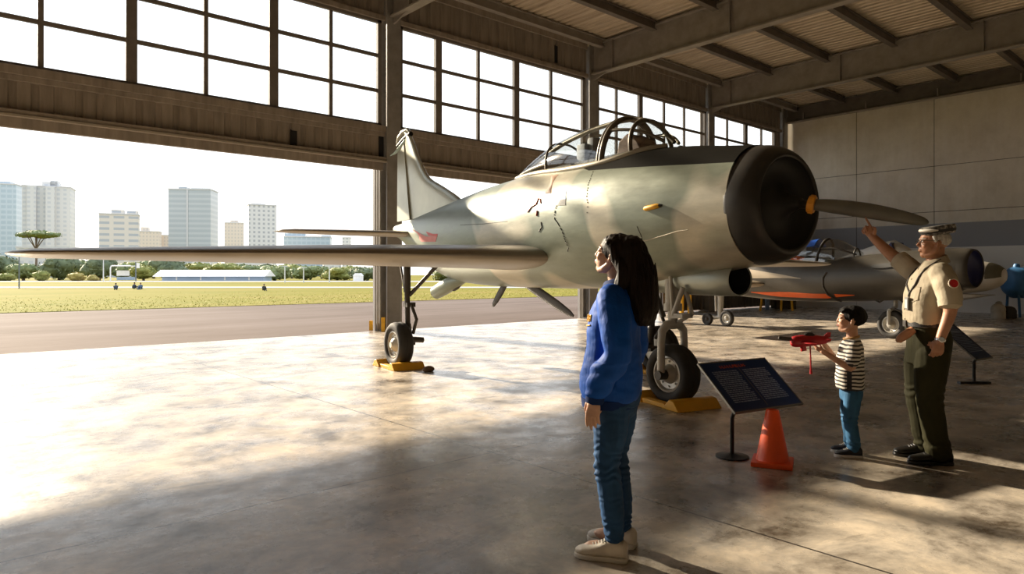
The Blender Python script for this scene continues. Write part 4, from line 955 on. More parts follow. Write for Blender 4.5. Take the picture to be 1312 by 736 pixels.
M_sign = mat('sign_navy', (.008, .026, .10), .5, 0, .1, 3., spec=.15); M_signtxt = mat('sign_text', (.20, .25, .36), .6, spec=.15); M_signedge = mat('sign_edge', (.10, .095, .085), .4, .3)
M_post = mat('post_black', (.015, .014, .013), .4, .3); M_redtxt = mat('sign_red', (.42, .045, .02), .5)
def info_sign(lab, bl, br, up, foot, two=True, seed=1, base='disc', edge=True):
    """tilted reading panel: bl, br bottom corners and the up vector, world metres; foot: base on the floor"""
    rg = np.random.default_rng(seed)
    t = thing('info_sign', lab, 'sign', (foot[0], foot[1], 0)); o = Vector((foot[0], foot[1], 0))
    bl, br, up = Vector(bl)-o, Vector(br)-o, Vector(up); w_ = (br-bl).length; h = up.length
    M = frame(bl, br-bl, up)
    MB().box((0, 0, -.012), (w_, h, 0), M=M).build('panel', M_sign, t)
    e = .008
    MB().box((-e, -e, -.014), (w_+e, .004, .003), M=M).box((-e, h-.004, -.014), (w_+e, h+e, .003), M=M).box((-e, 0, -.014), (.004, h, .003), M=M).box((w_-.004, 0, -.014), (w_+e, h, .003), M=M).build('panel_edge', M_signedge, t)
    n_l = 17
    cols = [(.09*w_, .46*w_), (.54*w_, .90*w_)] if two else [(.10*w_, .9*w_)]
    for a, b_ in cols:
        tx = MB()
        for k in range(n_l):
            y = h*(.80-.62*k/(n_l-1)); x = a; end = b_-(rg.uniform(0, .25)*(b_-a) if k % 6 == 5 else rg.uniform(0, .04)*(b_-a))
            while x < end-.008:
                l = min(rg.uniform(.012, .042), end-x); hh = .0048
                tx.box((x, y-hh, 0), (x+l, y+hh, .0012), M=M); x += l+.007
        tag(tx.build('text_lines', M_signtxt, t), 'rows of small pale text')
    if two:
        MB().box((w_*.498, h*.06, 0), (w_*.504, h*.86, .0014), M=M).build('column_rule', M_signedge, t)
        tt = MB(); x = .25*w_
        while x < .62*w_:   # title letters: too blurred to read in the photo, set as plain strokes
            lw = rg.uniform(.016, .024)
            tt.box((x, h*.865, 0), (x+lw*.35, h*.925, .0015), M=M); tt.box((x, h*rg.choice([.865, .89, .912]), 0), (x+lw, h*rg.choice([.88, .925]), .0015), M=M); x += lw+.006
        tt.build('title', M_redtxt, t)
    else: MB().box((.1*w_, h*.66, 0), (.9*w_, h*.70, .0014), M=M).build('title', M_signtxt, t)
    p0 = bl+(br-bl)*(.02 if two else .1)+up*.04
    nrm = (M.to_3x3() @ Vector((0, 0, 1)))
    if base == 'disc':
        MB().tube([(0, 0, .01), (0, 0, p0.z*.8), p0-nrm*.012], .016, 12).build('post', M_post, t)
        MB().lathe([(.001, 0), (.125, 0), (.125, .012), (.06, .02), (.02, .032), (.001, .032)], 32, caps=False).build('base', M_post, t)
    else:
        MB().tube([(0, 0, .01), (0, 0, p0.z*.8), p0-nrm*.012], .02, 12).build('post', M_post, t)
        MB().box((-.20, -.035, 0), (.20, .035, .03), M=Matrix.Rotation(-math.atan2(SS, CC), 4, 'Z')).build('base', M_post, t)
    return t
def CW3(X, Y, z): return Vector((*c2w(X, Y), z))
bl = pix(942, 529, 5.2); br = pix(1028, 517, 5.575); tl = pix(895, 467, 5.53)
info_sign('large tilted navy information panel with a red title beside the traffic cone', bl, br, tl-bl, gnd(938, 586), True, 3)
bl = pix(1251, 461, 8.70); br = pix(1271.5, 458, 9.0); tl = pix(1220, 418, 9.3)
info_sign('small tilted dark panel on a T-shaped foot behind the man in the beige shirt', bl, br, tl-bl, gnd(1248, 492), False, 5, 'bar')
# traffic cone
M_cone = mat('cone_orange', (.90, .10, .012), .42, 0, .08, 5., .05, 30.)
cx, cy = c2w(1.95, 5.13); t = thing('traffic_cone', 'bright orange traffic cone standing under the edge of the navy information panel', 'traffic cone', (cx, cy, 0), -math.atan2(SS, CC)-.42)
MB().box((-.145, -.145, 0), (.145, .145, .035), bev=.012).build('base', M_cone, t)
MB().lathe([(.120, .034), (.116, .05), (.048, .395), (.043, .408), (.030, .41), (.028, .40), (.1, .05)], 40, caps=False).build('cone_body', M_cone, t)
# oddments on the floor
o = MB().ball((0, 0, .0), (.10, .06, .05), 14); pp = gnd(549, 476.5)
kb = o.build('rag', mat('rag_brown', (.18, .12, .08), .9), None); kb.location = (pp.x, pp.y, .035); tag(kb, 'small brown rag lying on the floor right of the wing wheel chock', 'rag')
# yellow guard plates at the foot of the thick column
for px, lab, w_ in [((473, 482.5), 'yellow guard plate on the outer side of the thick column foot', .05), ((488.5, 493.5), 'narrow yellow guard plate on the inner face of the thick column foot', .05)]:
    Yg = 17.35 if px[0] < 480 else 16.95
    a = pix(px[0], 423, Yg); b_ = pix(px[1], 411, Yg)
    z1 = b_.z if px[0] < 480 else b_.z+.08
    g_ = MB().box((-.5*(b_-a).xy.length, -.02, 0), (.5*(b_-a).xy.length, .02, z1), M=Matrix.Rotation(-math.atan2(SS, CC), 4, 'Z'), bev=.012).build('guard_plate', M_yellow)
    c_ = (a+b_)/2; g_.location = (c_.x, c_.y, .0); tag(g_, lab, 'guard plate')
# ================================================================ people
def organic(mb, voxel, smooth=3, disp=None):
    """overlapping closed shapes -> one continuous smooth skin"""
    me = mb.mesh('tmp')
    bm = bmesh.new(); bm.from_mesh(me); bmesh.ops.recalc_face_normals(bm, faces=bm.faces); bm.to_mesh(me); bm.free()
    o = bpy.data.objects.new('tmp', me); COL.objects.link(o)
    r = o.modifiers.new('r', 'REMESH'); r.mode = 'VOXEL'; r.voxel_size = voxel; r.use_smooth_shade = True
    s = o.modifiers.new('s', 'SMOOTH'); s.factor = .5; s.iterations = smooth
    bpy.context.view_layer.update(); dg = bpy.context.evaluated_depsgraph_get()
    out = bpy.data.meshes.new_from_object(o.evaluated_get(dg))
    bpy.data.objects.remove(o); bpy.data.meshes.remove(me)
    if disp:
        nv = [(v.index, v.co.copy(), v.normal.copy()) for v in out.vertices]
        for i, c, n in nv: out.vertices[i].co = c+n*disp(c)
        out.update()
    out.materials.clear()
    out.polygons.foreach_set('use_smooth', [True]*len(out.polygons)); return out
def oput(name, me, mats, parent):
    for m in (mats if isinstance(mats, (list, tuple)) else [mats]): me.materials.append(m)
    return link(name, me, parent)
def paint(me, tests):
    """material slots by position: tests = [(slot, fn(centre) -> bool)], later ones win"""
    for p in me.polygons:
        for k, f in tests:
            if f(p.center): p.material_index = k
def limb(mb, pts, rad, n=18, flat=None):
    mb.tube(pts, rad, n, flat=flat)
    for p, r in ((pts[0], rad[0]), (pts[-1], rad[-1])):
        r = r if isinstance(r, (int, float)) else min(r); mb.ball(p, r, 14)
    return mb
def curve(pts, rad, k=6):
    """resample a joint chain smoothly"""
    ts = list(range(len(pts))); P_ = []; R_ = []
    for i in range((len(pts)-1)*k+1):
        u_ = i/k; P_.append(Vector([interp(ts, [p[j] for p in pts], u_) for j in range(3)])); R_.append(interp(ts, rad, u_))
    return P_, R_
def ering(c, rx, ry, n=32, e=1., tilt=0.):
    out = []
    for j in range(n):
        a = 2*PI*j/n; x = rx*math.copysign(abs(math.cos(a))**e, math.cos(a)); y = ry*math.copysign(abs(math.sin(a))**e, math.sin(a))
        out.append(Vector((c[0]+x, c[1]+y, c[2]+tilt*x)))
    return out
def torso(mb, secs, e=.9):
    """secs: (z, cx, rx, ry[, tilt])"""
    zs_ = [s[0] for s in secs]
    rings = []
    for z in np.linspace(zs_[0], zs_[-1], 40):
        cx, rx, ry = [interp(zs_, [s[k] for s in secs], z) for k in (1, 2, 3)]
        tl = interp(zs_, [s[4] if len(s) > 4 else 0 for s in secs], z)
        rings.append(ering((cx, 0, z), rx, ry, 36, e, tl))
    mb.loft(rings); return mb
def head_shapes(mb, M, h, male=False, child=False):
    """M places the head frame (x forward, y left, z up); h chin-to-crown height"""
    S_ = M @ Matrix.Scale(h, 4)
    def b(c, r): mb.ball(c, r, 22, M=S_)
    def t(p, r, n=12, flat=None): mb.tube([S_ @ Vector(q) for q in p], [x*h for x in r], n)
    wj = 1.08 if male else (.98 if not child else 1.02)
    b((-.06, 0, .15), (.43, .345, .345)); b((.12, 0, .12), (.27, .27, .29)); b((.13, 0, -.12), (.26, .27*wj, .35)); b((.16, .10*wj, -.20), (.16, .13, .19)); b((.16, -.10*wj, -.20), (.16, .13, .19))
    b((.215, 0, -.37), (.125, .135*wj, .115)); b((.06, 0, -.2), (.25, .22*wj, .25))
    for s in (1, -1):
        t([(-.03, s*.26, -.05), (.0, s*.25*wj, -.22), (.10, s*.19*wj, -.35), (.22, s*.07, -.42)], [.09, .09, .085, .08])
        b((.26, s*.155, -.10), (.11, .10, .11))                                     # cheekbone
        t([(.36, s*.04, .105), (.345, s*.13, .125), (.28, s*.21, .09)], [.045, .045, .04])   # brow
        b((.335, s*.125, .035), (.058, .058, .05))                                   # eye
        b((.40, s*.045, -.115), (.045, .034, .03))                                    # nostril
        Me = S_ @ Matrix.Translation((-.03, s*.335, -.03)) @ Matrix.Rotation(s*.35, 4, 'Z') @ Matrix.Rotation(-.2, 4, 'Y')
        mb.ball((0, 0, .03), (.075, .028, .10), 16, M=Me); mb.ball((.01, 0, -.075), (.045, .026, .05), 12, M=Me)
        mb.tube([Me @ Vector(q) for q in [(.05, .02*s, -.02), (.06, .025*s, .06), (.01, .035*s, .125), (-.06, .035*s, .08), (-.065, .035*s, 0), (-.02, .03*s, -.08)]], .016*h, 8)
    k = .88 if child else 1.
    nt_ = .465 if male else (.435 if not child else .42)
    t([(.355, 0, .10), (.375, 0, .02), (nt_-.03, 0, -.06), (nt_, 0, -.112)], [.035, .04, .046, .042])
    b((.375, 0, -.225), (.045, .085, .028)); b((.368, 0, -.268), (.042, .075, .028)); b((.325, 0, -.24), (.07, .12, .07))
    return S_
def hand_shapes(mb, M, L, curls, spread=.06, thumb=None, thick=.155):
    """M: x to the fingertips, y to the thumb side, z out of the back; L: hand length; curls: per finger (index..little) total bend"""
    S_ = M @ Matrix.Scale(L, 4)
    rings = []
    for x, w_, t_ in [(-.04, .15, .14), (.06, .17, .15), (.2, .205, .16), (.36, .22, .145), (.47, .21, .12)]:
        rings.append([S_ @ Vector((x, w_*math.copysign(abs(math.cos(a))**.7, math.cos(a)), t_*.5*math.copysign(abs(math.sin(a))**.8, math.sin(a)))) for a in np.linspace(0, 2*PI, 21)[:-1]])
    mb.loft(rings)
    for i, (y, ln, cu) in enumerate(zip((.165, .057, -.055, -.160), (.46, .51, .47, .37), curls)):
        p = Vector((.44-.03*abs(i-1), y, .005)); a = 0; pts = [p.copy()-Vector((.10, y*.0, 0)), p.copy()]; d0 = (1.5-i)*spread
        for seg, f in zip((.45, .30, .25), (.40, .37, .23)):
            a += cu*f; p = p+Vector((math.cos(a)*math.cos(d0), math.sin(d0)*math.cos(a), -math.sin(a)))*(ln*seg); pts.append(p.copy())
        rr = [.055, .056, .053, .048, .038]
        mb.tube([S_ @ q for q in pts], [r*L*(1 if i < 3 else .88) for r in rr], 12); mb.ball(S_ @ pts[-1], .040*L*(1 if i < 3 else .88), 10)
        for q in pts[2:4]: mb.ball(S_ @ q, .053*L*(1 if i < 3 else .88), 10)
    th = thumb or [(.06, .12, -.03), (.20, .25, -.09), (.36, .29, -.14), (.48, .27, -.17)]
    mb.tube([S_ @ Vector(q) for q in th], [.085*L, .068*L, .058*L, .042*L], 12); mb.ball(S_ @ Vector(th[-1]), .044*L, 10); mb.ball(S_ @ Vector(th[2]), .058*L, 10)
    return S_
def face_paint(me, S_, h, hairline=None):
    Si = S_.inverted(); e = [Vector((.335, s*.125, .035)) for s in (1, -1)]
    for p in me.polygons:
        q = Si @ p.center
        if q.length > 1.2: continue
        for c in e:
            d = q-c
            if d.x > .025 and d.length < .070 and abs(d.z) < .021:
                p.material_index = 1
                if Vector((0, d.y, d.z-.004)).length < .027: p.material_index = 2
            elif abs(d.y) < .08 and .028 <= d.z < .044 and d.x > .0 and d.length < .09: p.material_index = 2   # lash line
            elif abs(d.y) < .085 and .085 < d.z+.25*d.y*d.y < .118 and q.x > .30: p.material_index = 4           # eyebrow
        if q.x > .365 and abs(q.y) < .095 and -.295 < q.z < -.205: p.material_index = 3
def skin(name, c):
    m, nt, b = new_mat(name); co = coords(nt); n = N(nt, 'ShaderNodeTexNoise', Scale=25.0, Detail=5.0); L(nt, co, 'Vector', n, 'Vector')
    r = ramp(nt, [(.3, tuple(x*.86 for x in c)), (.7, tuple(min(1, x*1.1) for x in c))]); L(nt, n, 'Fac', r, 'Fac'); L(nt, r, 'Color', b, 'Base Color')
    b.inputs['Roughness'].default_value = .48; b.inputs['Subsurface Weight'].default_value = .12; b.inputs['Subsurface Radius'].default_value = (.012, .005, .003); b.inputs['Subsurface Scale'].default_value = .5
    return m
def cloth(name, c, rough=.8, weave=260., var=.15, sheen=.0, wr=.35, wscale=7., stretch=(1, 1, .6)):
    m, nt, b = new_mat(name); co = coords(nt, 'Object', stretch); n = N(nt, 'ShaderNodeTexNoise', Scale=wscale, Detail=4.0, Distortion=.4); L(nt, co, 'Vector', n, 'Vector')
    r = ramp(nt, [(.3, tuple(x*(1-var) for x in c)), (.7, tuple(min(1, x*(1+var)) for x in c))]); L(nt, n, 'Fac', r, 'Fac'); L(nt, r, 'Color', b, 'Base Color')
    b.inputs['Roughness'].default_value = rough; b.inputs['Specular IOR Level'].default_value = .18; b.inputs['Sheen Weight'].default_value = sheen*0
    n2 = N(nt, 'ShaderNodeTexNoise', Scale=weave, Detail=2.0); L(nt, co, 'Vector', n2, 'Vector')
    b1 = N(nt, 'ShaderNodeBump', Strength=wr, Distance=.03); L(nt, n, 'Fac', b1, 'Height')
    b2 = N(nt, 'ShaderNodeBump', Strength=.15, Distance=.004); L(nt, n2, 'Fac', b2, 'Height'); L(nt, b1, 'Normal', b2, 'Normal'); L(nt, b2, 'Normal', b, 'Normal'); return m
def hair_mat(name, a, b_, rough=.38):
    m, nt, b = new_mat(name); co = coords(nt, 'Object', (1, 1, .07)); n = N(nt, 'ShaderNodeTexNoise', Scale=90.0, Detail=4.0, Roughness=.6); L(nt, co, 'Vector', n, 'Vector')
    r = ramp(nt, [(.3, a), (.75, b_)]); L(nt, n, 'Fac', r, 'Fac'); L(nt, r, 'Color', b, 'Base Color'); b.inputs['Roughness'].default_value = rough; b.inputs['Specular IOR Level'].default_value = .16
    bp = N(nt, 'ShaderNodeBump', Strength=.5, Distance=.006); L(nt, n, 'Fac', bp, 'Height'); L(nt, bp, 'Normal', b, 'Normal'); return m
def folds(amp, sx=9., sz=5., seed=0., sharp=1.):
    o = Vector((seed*3.1, seed*1.7, seed))
    return lambda c: amp*(mnoise.noise(Vector((c.x*sx, c.y*sx, c.z*sz))+o)+.5*mnoise.noise(Vector((c.x*sx*2.3, c.y*sx*2.3, c.z*sz*2.4))+o*2))
def shoe(parent, x0, y, L_, w_, up, sole, yaw=0., hi=.085, name='shoe', label=None):
    """low lace-up shoe: heel at x0, pointing +x"""
    Mx = Matrix.Translation((x0, y, 0)) @ Matrix.Rotation(yaw, 4, 'Z'); mb = MB()
    prof = [(0, .34, .78), (.06, .42, .98), (.2, .44, 1.0), (.36, .43, .98), (.46, .45, .86), (.58, .49, .68), (.72, .50, .56), (.86, .45, .46), (.95, .33, .36), (1.0, .15, .26)]
    rings = []
    for u_, ww, hh in prof:
        z0, z1 = .018, .018+hi*hh
        rings.append([Mx @ Vector((u_*L_, w_*ww*math.copysign(abs(math.cos(a))**.75, math.cos(a)), (z0+z1)/2+(z1-z0)/2*math.copysign(abs(math.sin(a))**.8, math.sin(a)))) for a in np.linspace(0, 2*PI, 25)[:-1]])
    mb.loft(rings)
    o = oput(name, organic(mb, .004, 3), up, parent)
    if label: o['label'] = label
    sb = MB(); pts = []
    for u_, ww in [(-.015, .2), (-.012, .34), (.05, .46), (.2, .48), (.4, .46), (.6, .52), (.75, .53), (.9, .45), (.98, .3), (1.02, .1)]: pts.append((u_*L_, w_*ww))
    out = pts+[(x, -y_) for x, y_ in pts[::-1]]
    sb.prism(out, 0, .026, M=Mx, axis='z'); sb.build('sole', sole, o, bevel=.006)
    lb = MB()
    for k in range(5):
        u_ = .40+.055*k; zz = .018+hi*interp([.36, .46, .58, .72], [.98, .86, .68, .56], u_)+.001
        lb.tube([Mx @ Vector((u_*L_, -w_*.24, zz-.008)), Mx @ Vector((u_*L_+.01, 0, zz+.002)), Mx @ Vector((u_*L_, w_*.24, zz-.008))], .0032, 6)
    for s in (1, -1): lb.tube([Mx @ Vector((.40*L_, 0, .018+hi*.95)), Mx @ Vector((.43*L_, s*.03, .018+hi*.92)), Mx @ Vector((.46*L_, s*.02, .018+hi*.8))], .003, 6)
    lb.build('laces', sole, o); return o
def hand_frame(wr, d, up, side):
    """x along d, z (back of hand) near up; side=+1 keeps the thumb on +y, -1 mirrors"""
    x = Vector(d).normalized(); z = Vector(up); z = (z-x*z.dot(x)).normalized(); y = z.cross(x)*side
    M = Matrix.Identity(4)
    for i in range(3): M[i][0], M[i][1], M[i][2], M[i][3] = x[i], y[i], z[i], wr[i]
    return M
M_eyew = mat('eye_white', (.72, .70, .66), .25); M_iris = mat('eye_dark', (.03, .018, .01), .25); M_brow = mat('eyebrow_dark', (.03, .02, .015), .8)
M_lip = mat('lip', (.42, .14, .11), .4)
def place(name, label, px, Y, f, cat='person'):
    X = (px-656)/F*Y; u, v = c2w(X, Y); fu, fv = c2w(*f)
    return thing(name, label, cat, (u, v, 0), math.atan2(fv, fu))
def neck_head(mb, base, chin_c, pitch, h, rn, male=False, child=False, yaw=0.):
    M = Matrix.Translation(chin_c) @ Matrix.Rotation(yaw, 4, 'Z') @ Matrix.Rotation(-pitch, 4, 'Y')
    S_ = head_shapes(mb, M, h, male, child)
    a = Vector(base); b_ = M @ Vector((-.10*h, 0, -.12*h))
    limb(mb, *curve([a, a.lerp(b_, .5)+Vector((.004, 0, 0)), b_], [rn*1.18, rn, rn*.98]))
    return S_, M

# ---------------------------------------------------------------- woman in the blue jacket
W = place('person', 'dark-haired woman in a royal blue jacket and jeans looking up at the aircraft', 788, 3.50, (-.925, .38))
sk_w = skin('skin_woman', (.56, .33, .225))
mb = MB()
S_w, H_w = neck_head(mb, (-.025, 0, 1.35), (.005, 0, 1.515), .30, .215, .050)
torso(mb, [(.78, 0, .10, .15), (.88, 0, .10, .16), (1.05, 0, .085, .12), (1.2, 0, .10, .145), (1.3, -.01, .08, .165), (1.36, -.02, .05, .08)])
for s in (1, -1):
    limb(mb, *curve([(0, s*.088, .82), (.01, s*.09, .62), (.015, s*.088, .45), (-.005, s*.088, .27), (-.02, s*.088, .09)], [.085, .075, .053, .052, .036]))
    mb.ball((.04, s*.09, .05), (.10, .04, .035), 14)
    el, wr = ((-.075, .245, 1.05), (.045, .225, .815)) if s > 0 else ((-.05, -.235, 1.05), (.04, -.215, .82))
    limb(mb, *curve([(-.01, s*.165, 1.30), el, wr], [.045, .038, .025]))
    d = Vector((.14, -.02*s, -1)); hand_shapes(mb, hand_frame(wr, d, (0.15, s*1., 0), -s if True else s), .170, (.55, .62, .70, .78), .03)
me = organic(mb, .0036, 2); face_paint(me, S_w, .215)
body_w = oput('body', me, [sk_w, M_eyew, M_iris, M_lip, M_brow], W)
# jacket: torso shell and sleeves as one cloth, ribbed hem, cuffs and collar
M_jacket = cloth('jacket_blue', (.004, .066, .34), .62, 300., .2, .15, .5, 6.)
M_jdark = cloth('jacket_rib', (.005, .022, .10), .8, 300., .15, .1, .2)
mb = MB()
torso(mb, [(.775, .022, .128, .172), (.79, .022, .142, .182), (.84, .025, .152, .188), (.93, .02, .148, .182), (1.03, .012, .136, .174), (1.13, .008, .130, .176), (1.22, 0, .122, .180), (1.285, -.012, .105, .178), (1.335, -.02, .080, .140), (1.365, -.018, .066, .088), (1.375, -.016, .06, .075)], .88)
for s in (1, -1):
    el, wr = ((-.075, .245, 1.055), (.040, .226, .845)) if s > 0 else ((-.05, -.235, 1.05), (.035, -.215, .85))
    limb(mb, *curve([(-.015, s*.135, 1.305), (-.035, s*.185, 1.235), el, (0, (el[1]+wr[1])/2, .935), wr], [.075, .078, .068, .064, .050]))
fo = folds(.011, 5., 5., 1.); fo2 = folds(.0035, 9., 16., 2.)
def jd(c): return fo(c)+fo2(c)*(1.3 if c.z < 1.15 else .6)+(.004*math.sin(c.z*90+c.x*25) if .84 < c.z < 1.0 and abs(c.y) > .17 else 0)
jk = oput('jacket', organic(mb, .0055, 4, jd), M_jacket, W)
mb = MB(); mb.loft([ering((.022, 0, z), .140+o_, .180+o_, 48, .88) for z, o_ in [(.752, -.012), (.756, .0), (.80, .006), (.803, -.02), (.752, -.03), (.752, -.012)]], caps=False)
mb.build('hem_band', M_jdark, jk)
for s, wr, up_ in ((1, (.040, .226, .845), (-.01, .228, .875)), (-1, (.035, -.215, .85), (.0, -.218, .88))):
    a = Vector(wr); d = (Vector((.047, .225*s if s > 0 else -.214, .80))-a).normalized()
    MB().tube([a-d*.012, a+d*.0, a+d*.045, a+d*.05, a+d*.045], [.045, .049, .043, .036, .03], 24).build('cuff', M_jdark, jk)
mb = MB(); cr = []
for z, rx, ry, cx in [(1.345, .088, .108, -.015), (1.365, .080, .092, -.012), (1.395, .070, .078, -.014), (1.400, .062, .070, -.014), (1.37, .062, .072, -.014)]: cr.append(ering((cx, 0, z), rx, ry, 40, 1., -.25))
mb.loft(cr, caps=False); mb.build('collar', M_jdark, jk)
# yellow chest lettering (too small to read) and a stroke below, on the left breast
def jsurf(y, z, off=.0):
    """front surface of the jacket at (y, z), found by a ray along -x"""
    hit, loc, nrm, _ = jk.ray_cast(Vector((.6, y, z)), Vector((-1, 0, 0))); return loc+nrm*off if hit else Vector((.13, y, z))
bpy.context.view_layer.update()
M_gold = mat('gold_thread', (.80, .42, .02), .5)
mb = MB()
def jbar(y0, z0, y1, z1, r=.0035, n=4): mb.tube([jsurf(y0+(y1-y0)*i/n, z0+(z1-z0)*i/n, .0035) for i in range(n+1)], r, 6)
for k in range(6):
    y = .135-.016*k; zb = 1.186-.0035*k*0
    jbar(y, zb, y, zb+.030)
    if k % 2 == 0: jbar(y, zb+.030, y-.010, zb+.030); jbar(y, zb+.015, y-.008, zb+.015)
    else: jbar(y, zb, y-.010, zb); jbar(y-.010, zb, y-.010, zb+.022)
tag(mb.build('chest_lettering', M_gold, jk), 'small yellow letters on the left breast')
mb = MB(); jbar(.14, 1.168, .06, 1.160, .004, 8); mb.build('chest_stroke', M_gold, jk)
# zip down the front
mb = MB(); mb.tube([jsurf(0, z, .002) for z in np.linspace(.80, 1.33, 20)], .006, 6); mb.build('zip', M_jdark, jk)
# jeans
M_denim = cloth('denim', (.018, .058, .140), .75, 420., .35, .1, .35, 9., (1, 1, .35))
mb = MB()
torso(mb, [(.70, -.004, .095, .150), (.76, -.008, .112, .166), (.82, -.012, .120, .168), (.88, -.006, .112, .160), (.94, 0, .100, .142), (.97, 0, .095, .135)], .92)
for s in (1, -1):
    limb(mb, *curve([(-.008, s*.082, .78), (.002, s*.085, .66), (.018, s*.088, .47), (.004, s*.088, .36), (-.006, s*.088, .26), (-.018, s*.088, .115)], [.094, .088, .064, .063, .061, .047]))
def kd(c):
    k = math.exp(-((c.z-.46)/.07)**2)+.8*math.exp(-((c.z-.15)/.05)**2)+.3
    return .004*k*math.sin(c.z*150+6*mnoise.noise(c*14))+.004*mnoise.noise(c*9)
jn = oput('jeans', organic(mb, .005, 3, kd), M_denim, W)
M_shoe_w = mat('shoe_cream', (.62, .56, .47), .5, 0, .1, 12., .2, 30.); M_sole_w = mat('sole_cream', (.66, .62, .54), .6)
shoe(W, -.085, .092, .262, .098, M_shoe_w, M_sole_w, .08); shoe(W, -.085, -.092, .262, .098, M_shoe_w, M_sole_w, -.12)
# hair: cap over the skull and a long fall down the back
M_hair_w = hair_mat('hair_dark_brown', (.005, .0035, .0025), (.019, .010, .006), .5)
mb = MB()
def hp(x, y, z): return S_w @ Vector((x, y, z))
mb.ball((-.105, 0, .165), (.475, .405, .405), 28, M=S_w); mb.ball((-.072, 0, 1.535), (.096, .088, .088), 24); mb.ball((.12, 0, .27), (.235, .285, .225), 20, M=S_w)
rings = []
for z, cx, rx, ry in [(1.575, -.055, .03, .03), (1.555, -.075, .075, .070), (1.52, -.088, .092, .088), (1.48, -.10, .092, .094), (1.40, -.122, .090, .104), (1.32, -.135, .084, .112), (1.25, -.145, .072, .108), (1.20, -.152, .055, .088), (1.165, -.155, .034, .06)]: rings.append(ering((cx, 0, z), rx, ry, 30, .95))
mb.loft(rings)
for s in (1, -1):
    limb(mb, *curve([hp(.15, s*.29, .26), hp(-.03, s*.36, .14), hp(-.17, s*.36, -.04), (-.062, s*.088, 1.43), (-.045, s*.092, 1.36), (-.03, s*.10, 1.30), (-.03, s*.10, 1.26)], [.020, .022, .026, .030, .030, .022, .006]))
def hd(c): return .0045*mnoise.noise(Vector((c.x*75, c.y*75, c.z*4)))+.004*mnoise.noise(Vector((c.x*28, c.y*28, c.z*2.2)))
oput('hair', organic(mb, .005, 2, hd), M_hair_w, W)
mb = MB()
for k in range(90):      # loose strands along the fall
    a = rng.uniform(PI*.5, PI*1.5); r0 = rng.uniform(.95, 1.01); pts = []
    top = rng.uniform(1.38, 1.48); bot = rng.uniform(1.15, 1.22)
    for z in np.linspace(top, bot, 8):
        cx = interp([1.165, 1.25, 1.40, 1.55], [-.155, -.145, -.122, -.095], z); rx = interp([1.165, 1.25, 1.4, 1.55], [.034, .072, .090, .10], z); ry = interp([1.165, 1.25, 1.4, 1.55], [.06, .108, .104, .092], z)
        pts.append((cx+rx*r0*math.cos(a)*1.02, ry*r0*math.sin(a)*1.02+.004*math.sin(z*20+k), z))
    mb.tube(pts, [.0022]*7+[.0006], 5)
tag(mb.build('hair_strands', M_hair_w, W), kind='stuff')

# ---------------------------------------------------------------- man in the beige shirt pointing up
V = place('person', 'older man in a beige shirt and dark green trousers pointing up with his right arm', 1188, 5.24, (-.985, .17))
sk_v = skin('skin_man', (.40, .19, .105))
mb = MB()
S_v, H_v = neck_head(mb, (-.060, 0, 1.49), (-.040, 0, 1.655), .10, .235, .062, male=True)
torso(mb, [(.9, 0, .12, .16), (1.1, 0, .12, .16), (1.3, -.01, .12, .18), (1.42, -.02, .09, .2), (1.5, -.03, .06, .1)])
el, wr = (-.055, .255, 1.17), (.015, .250, .935)
limb(mb, *curve([(-.03, .17, 1.40), (-.055, .235, 1.28), el, wr], [.045, .052, .046, .031]))
hand_shapes(mb, hand_frame(wr, (.16, -.05, -1), (.1, 1, .1), -1), .185, (1.5, 1.55, 1.6, 1.6), .02, [(.06, .14, -.04), (.2, .22, -.12), (.34, .18, -.2), (.42, .08, -.24)])
el, wr = (.145, -.32, 1.585), (.265, -.39, 1.735)
limb(mb, *curve([(.0, -.19, 1.43), el, wr], [.062, .048, .032]))
Mr = hand_frame(wr, (.50, 0, .86), (-.5, -.82, .28), 1)
hand_shapes(mb, Mr, .185, (.06, 2.7, 2.75, 2.8), .03, [(.06, .13, -.03), (.18, .26, -.08), (.30, .33, -.14), (.38, .30, -.2)])
for s in (1, -1):
    limb(mb, *curve([(0, s*.10, .90), (0, s*.1, .5), (-.02, s*.1, .1)], [.09, .06, .045]))
me = organic(mb, .004, 2); face_paint(me, S_v, .235)
M_browg = mat('eyebrow_grey', (.35, .32, .29), .8)
oput('body', me, [sk_v, M_eyew, M_iris, sk_v, M_browg], V)
M_shirt = cloth('shirt_beige', (.42, .36, .265), .75, 350., .12, .1, .4, 8.)
mb = MB()
torso(mb, [(1.02, .008, .132, .172), (1.06, .012, .146, .178), (1.14, .012, .152, .184), (1.24, .004, .148, .190), (1.34, -.012, .136, .194), (1.42, -.025, .112, .188), (1.475, -.042, .09, .150), (1.51, -.05, .074, .095), (1.525, -.052, .066, .078)], .9)
limb(mb, *curve([(-.03, .165, 1.425), (-.045, .215, 1.34), (-.055, .245, 1.225)], [.085, .085, .078]))
limb(mb, *curve([(.0, -.165, 1.42), (.045, -.215, 1.470), (.085, -.260, 1.522)], [.085, .084, .074]))
f1 = folds(.009, 5., 5., 5.); f2_ = folds(.0035, 9., 14., 6.)
sh = oput('shirt', organic(mb, .006, 4, lambda c: f1(c)+f2_(c)), M_shirt, V)
MB().tube([(-.054, .243, 1.235), (-.055, .252, 1.19), (-.055, .253, 1.186)], [.079, .077, .066], 24).build('sleeve_hem', M_shirt, sh)
MB().tube([(.080, -.253, 1.514), (.103, -.283, 1.545), (.105, -.285, 1.547)], [.078, .075, .062], 24).build('sleeve_hem', M_shirt, sh)
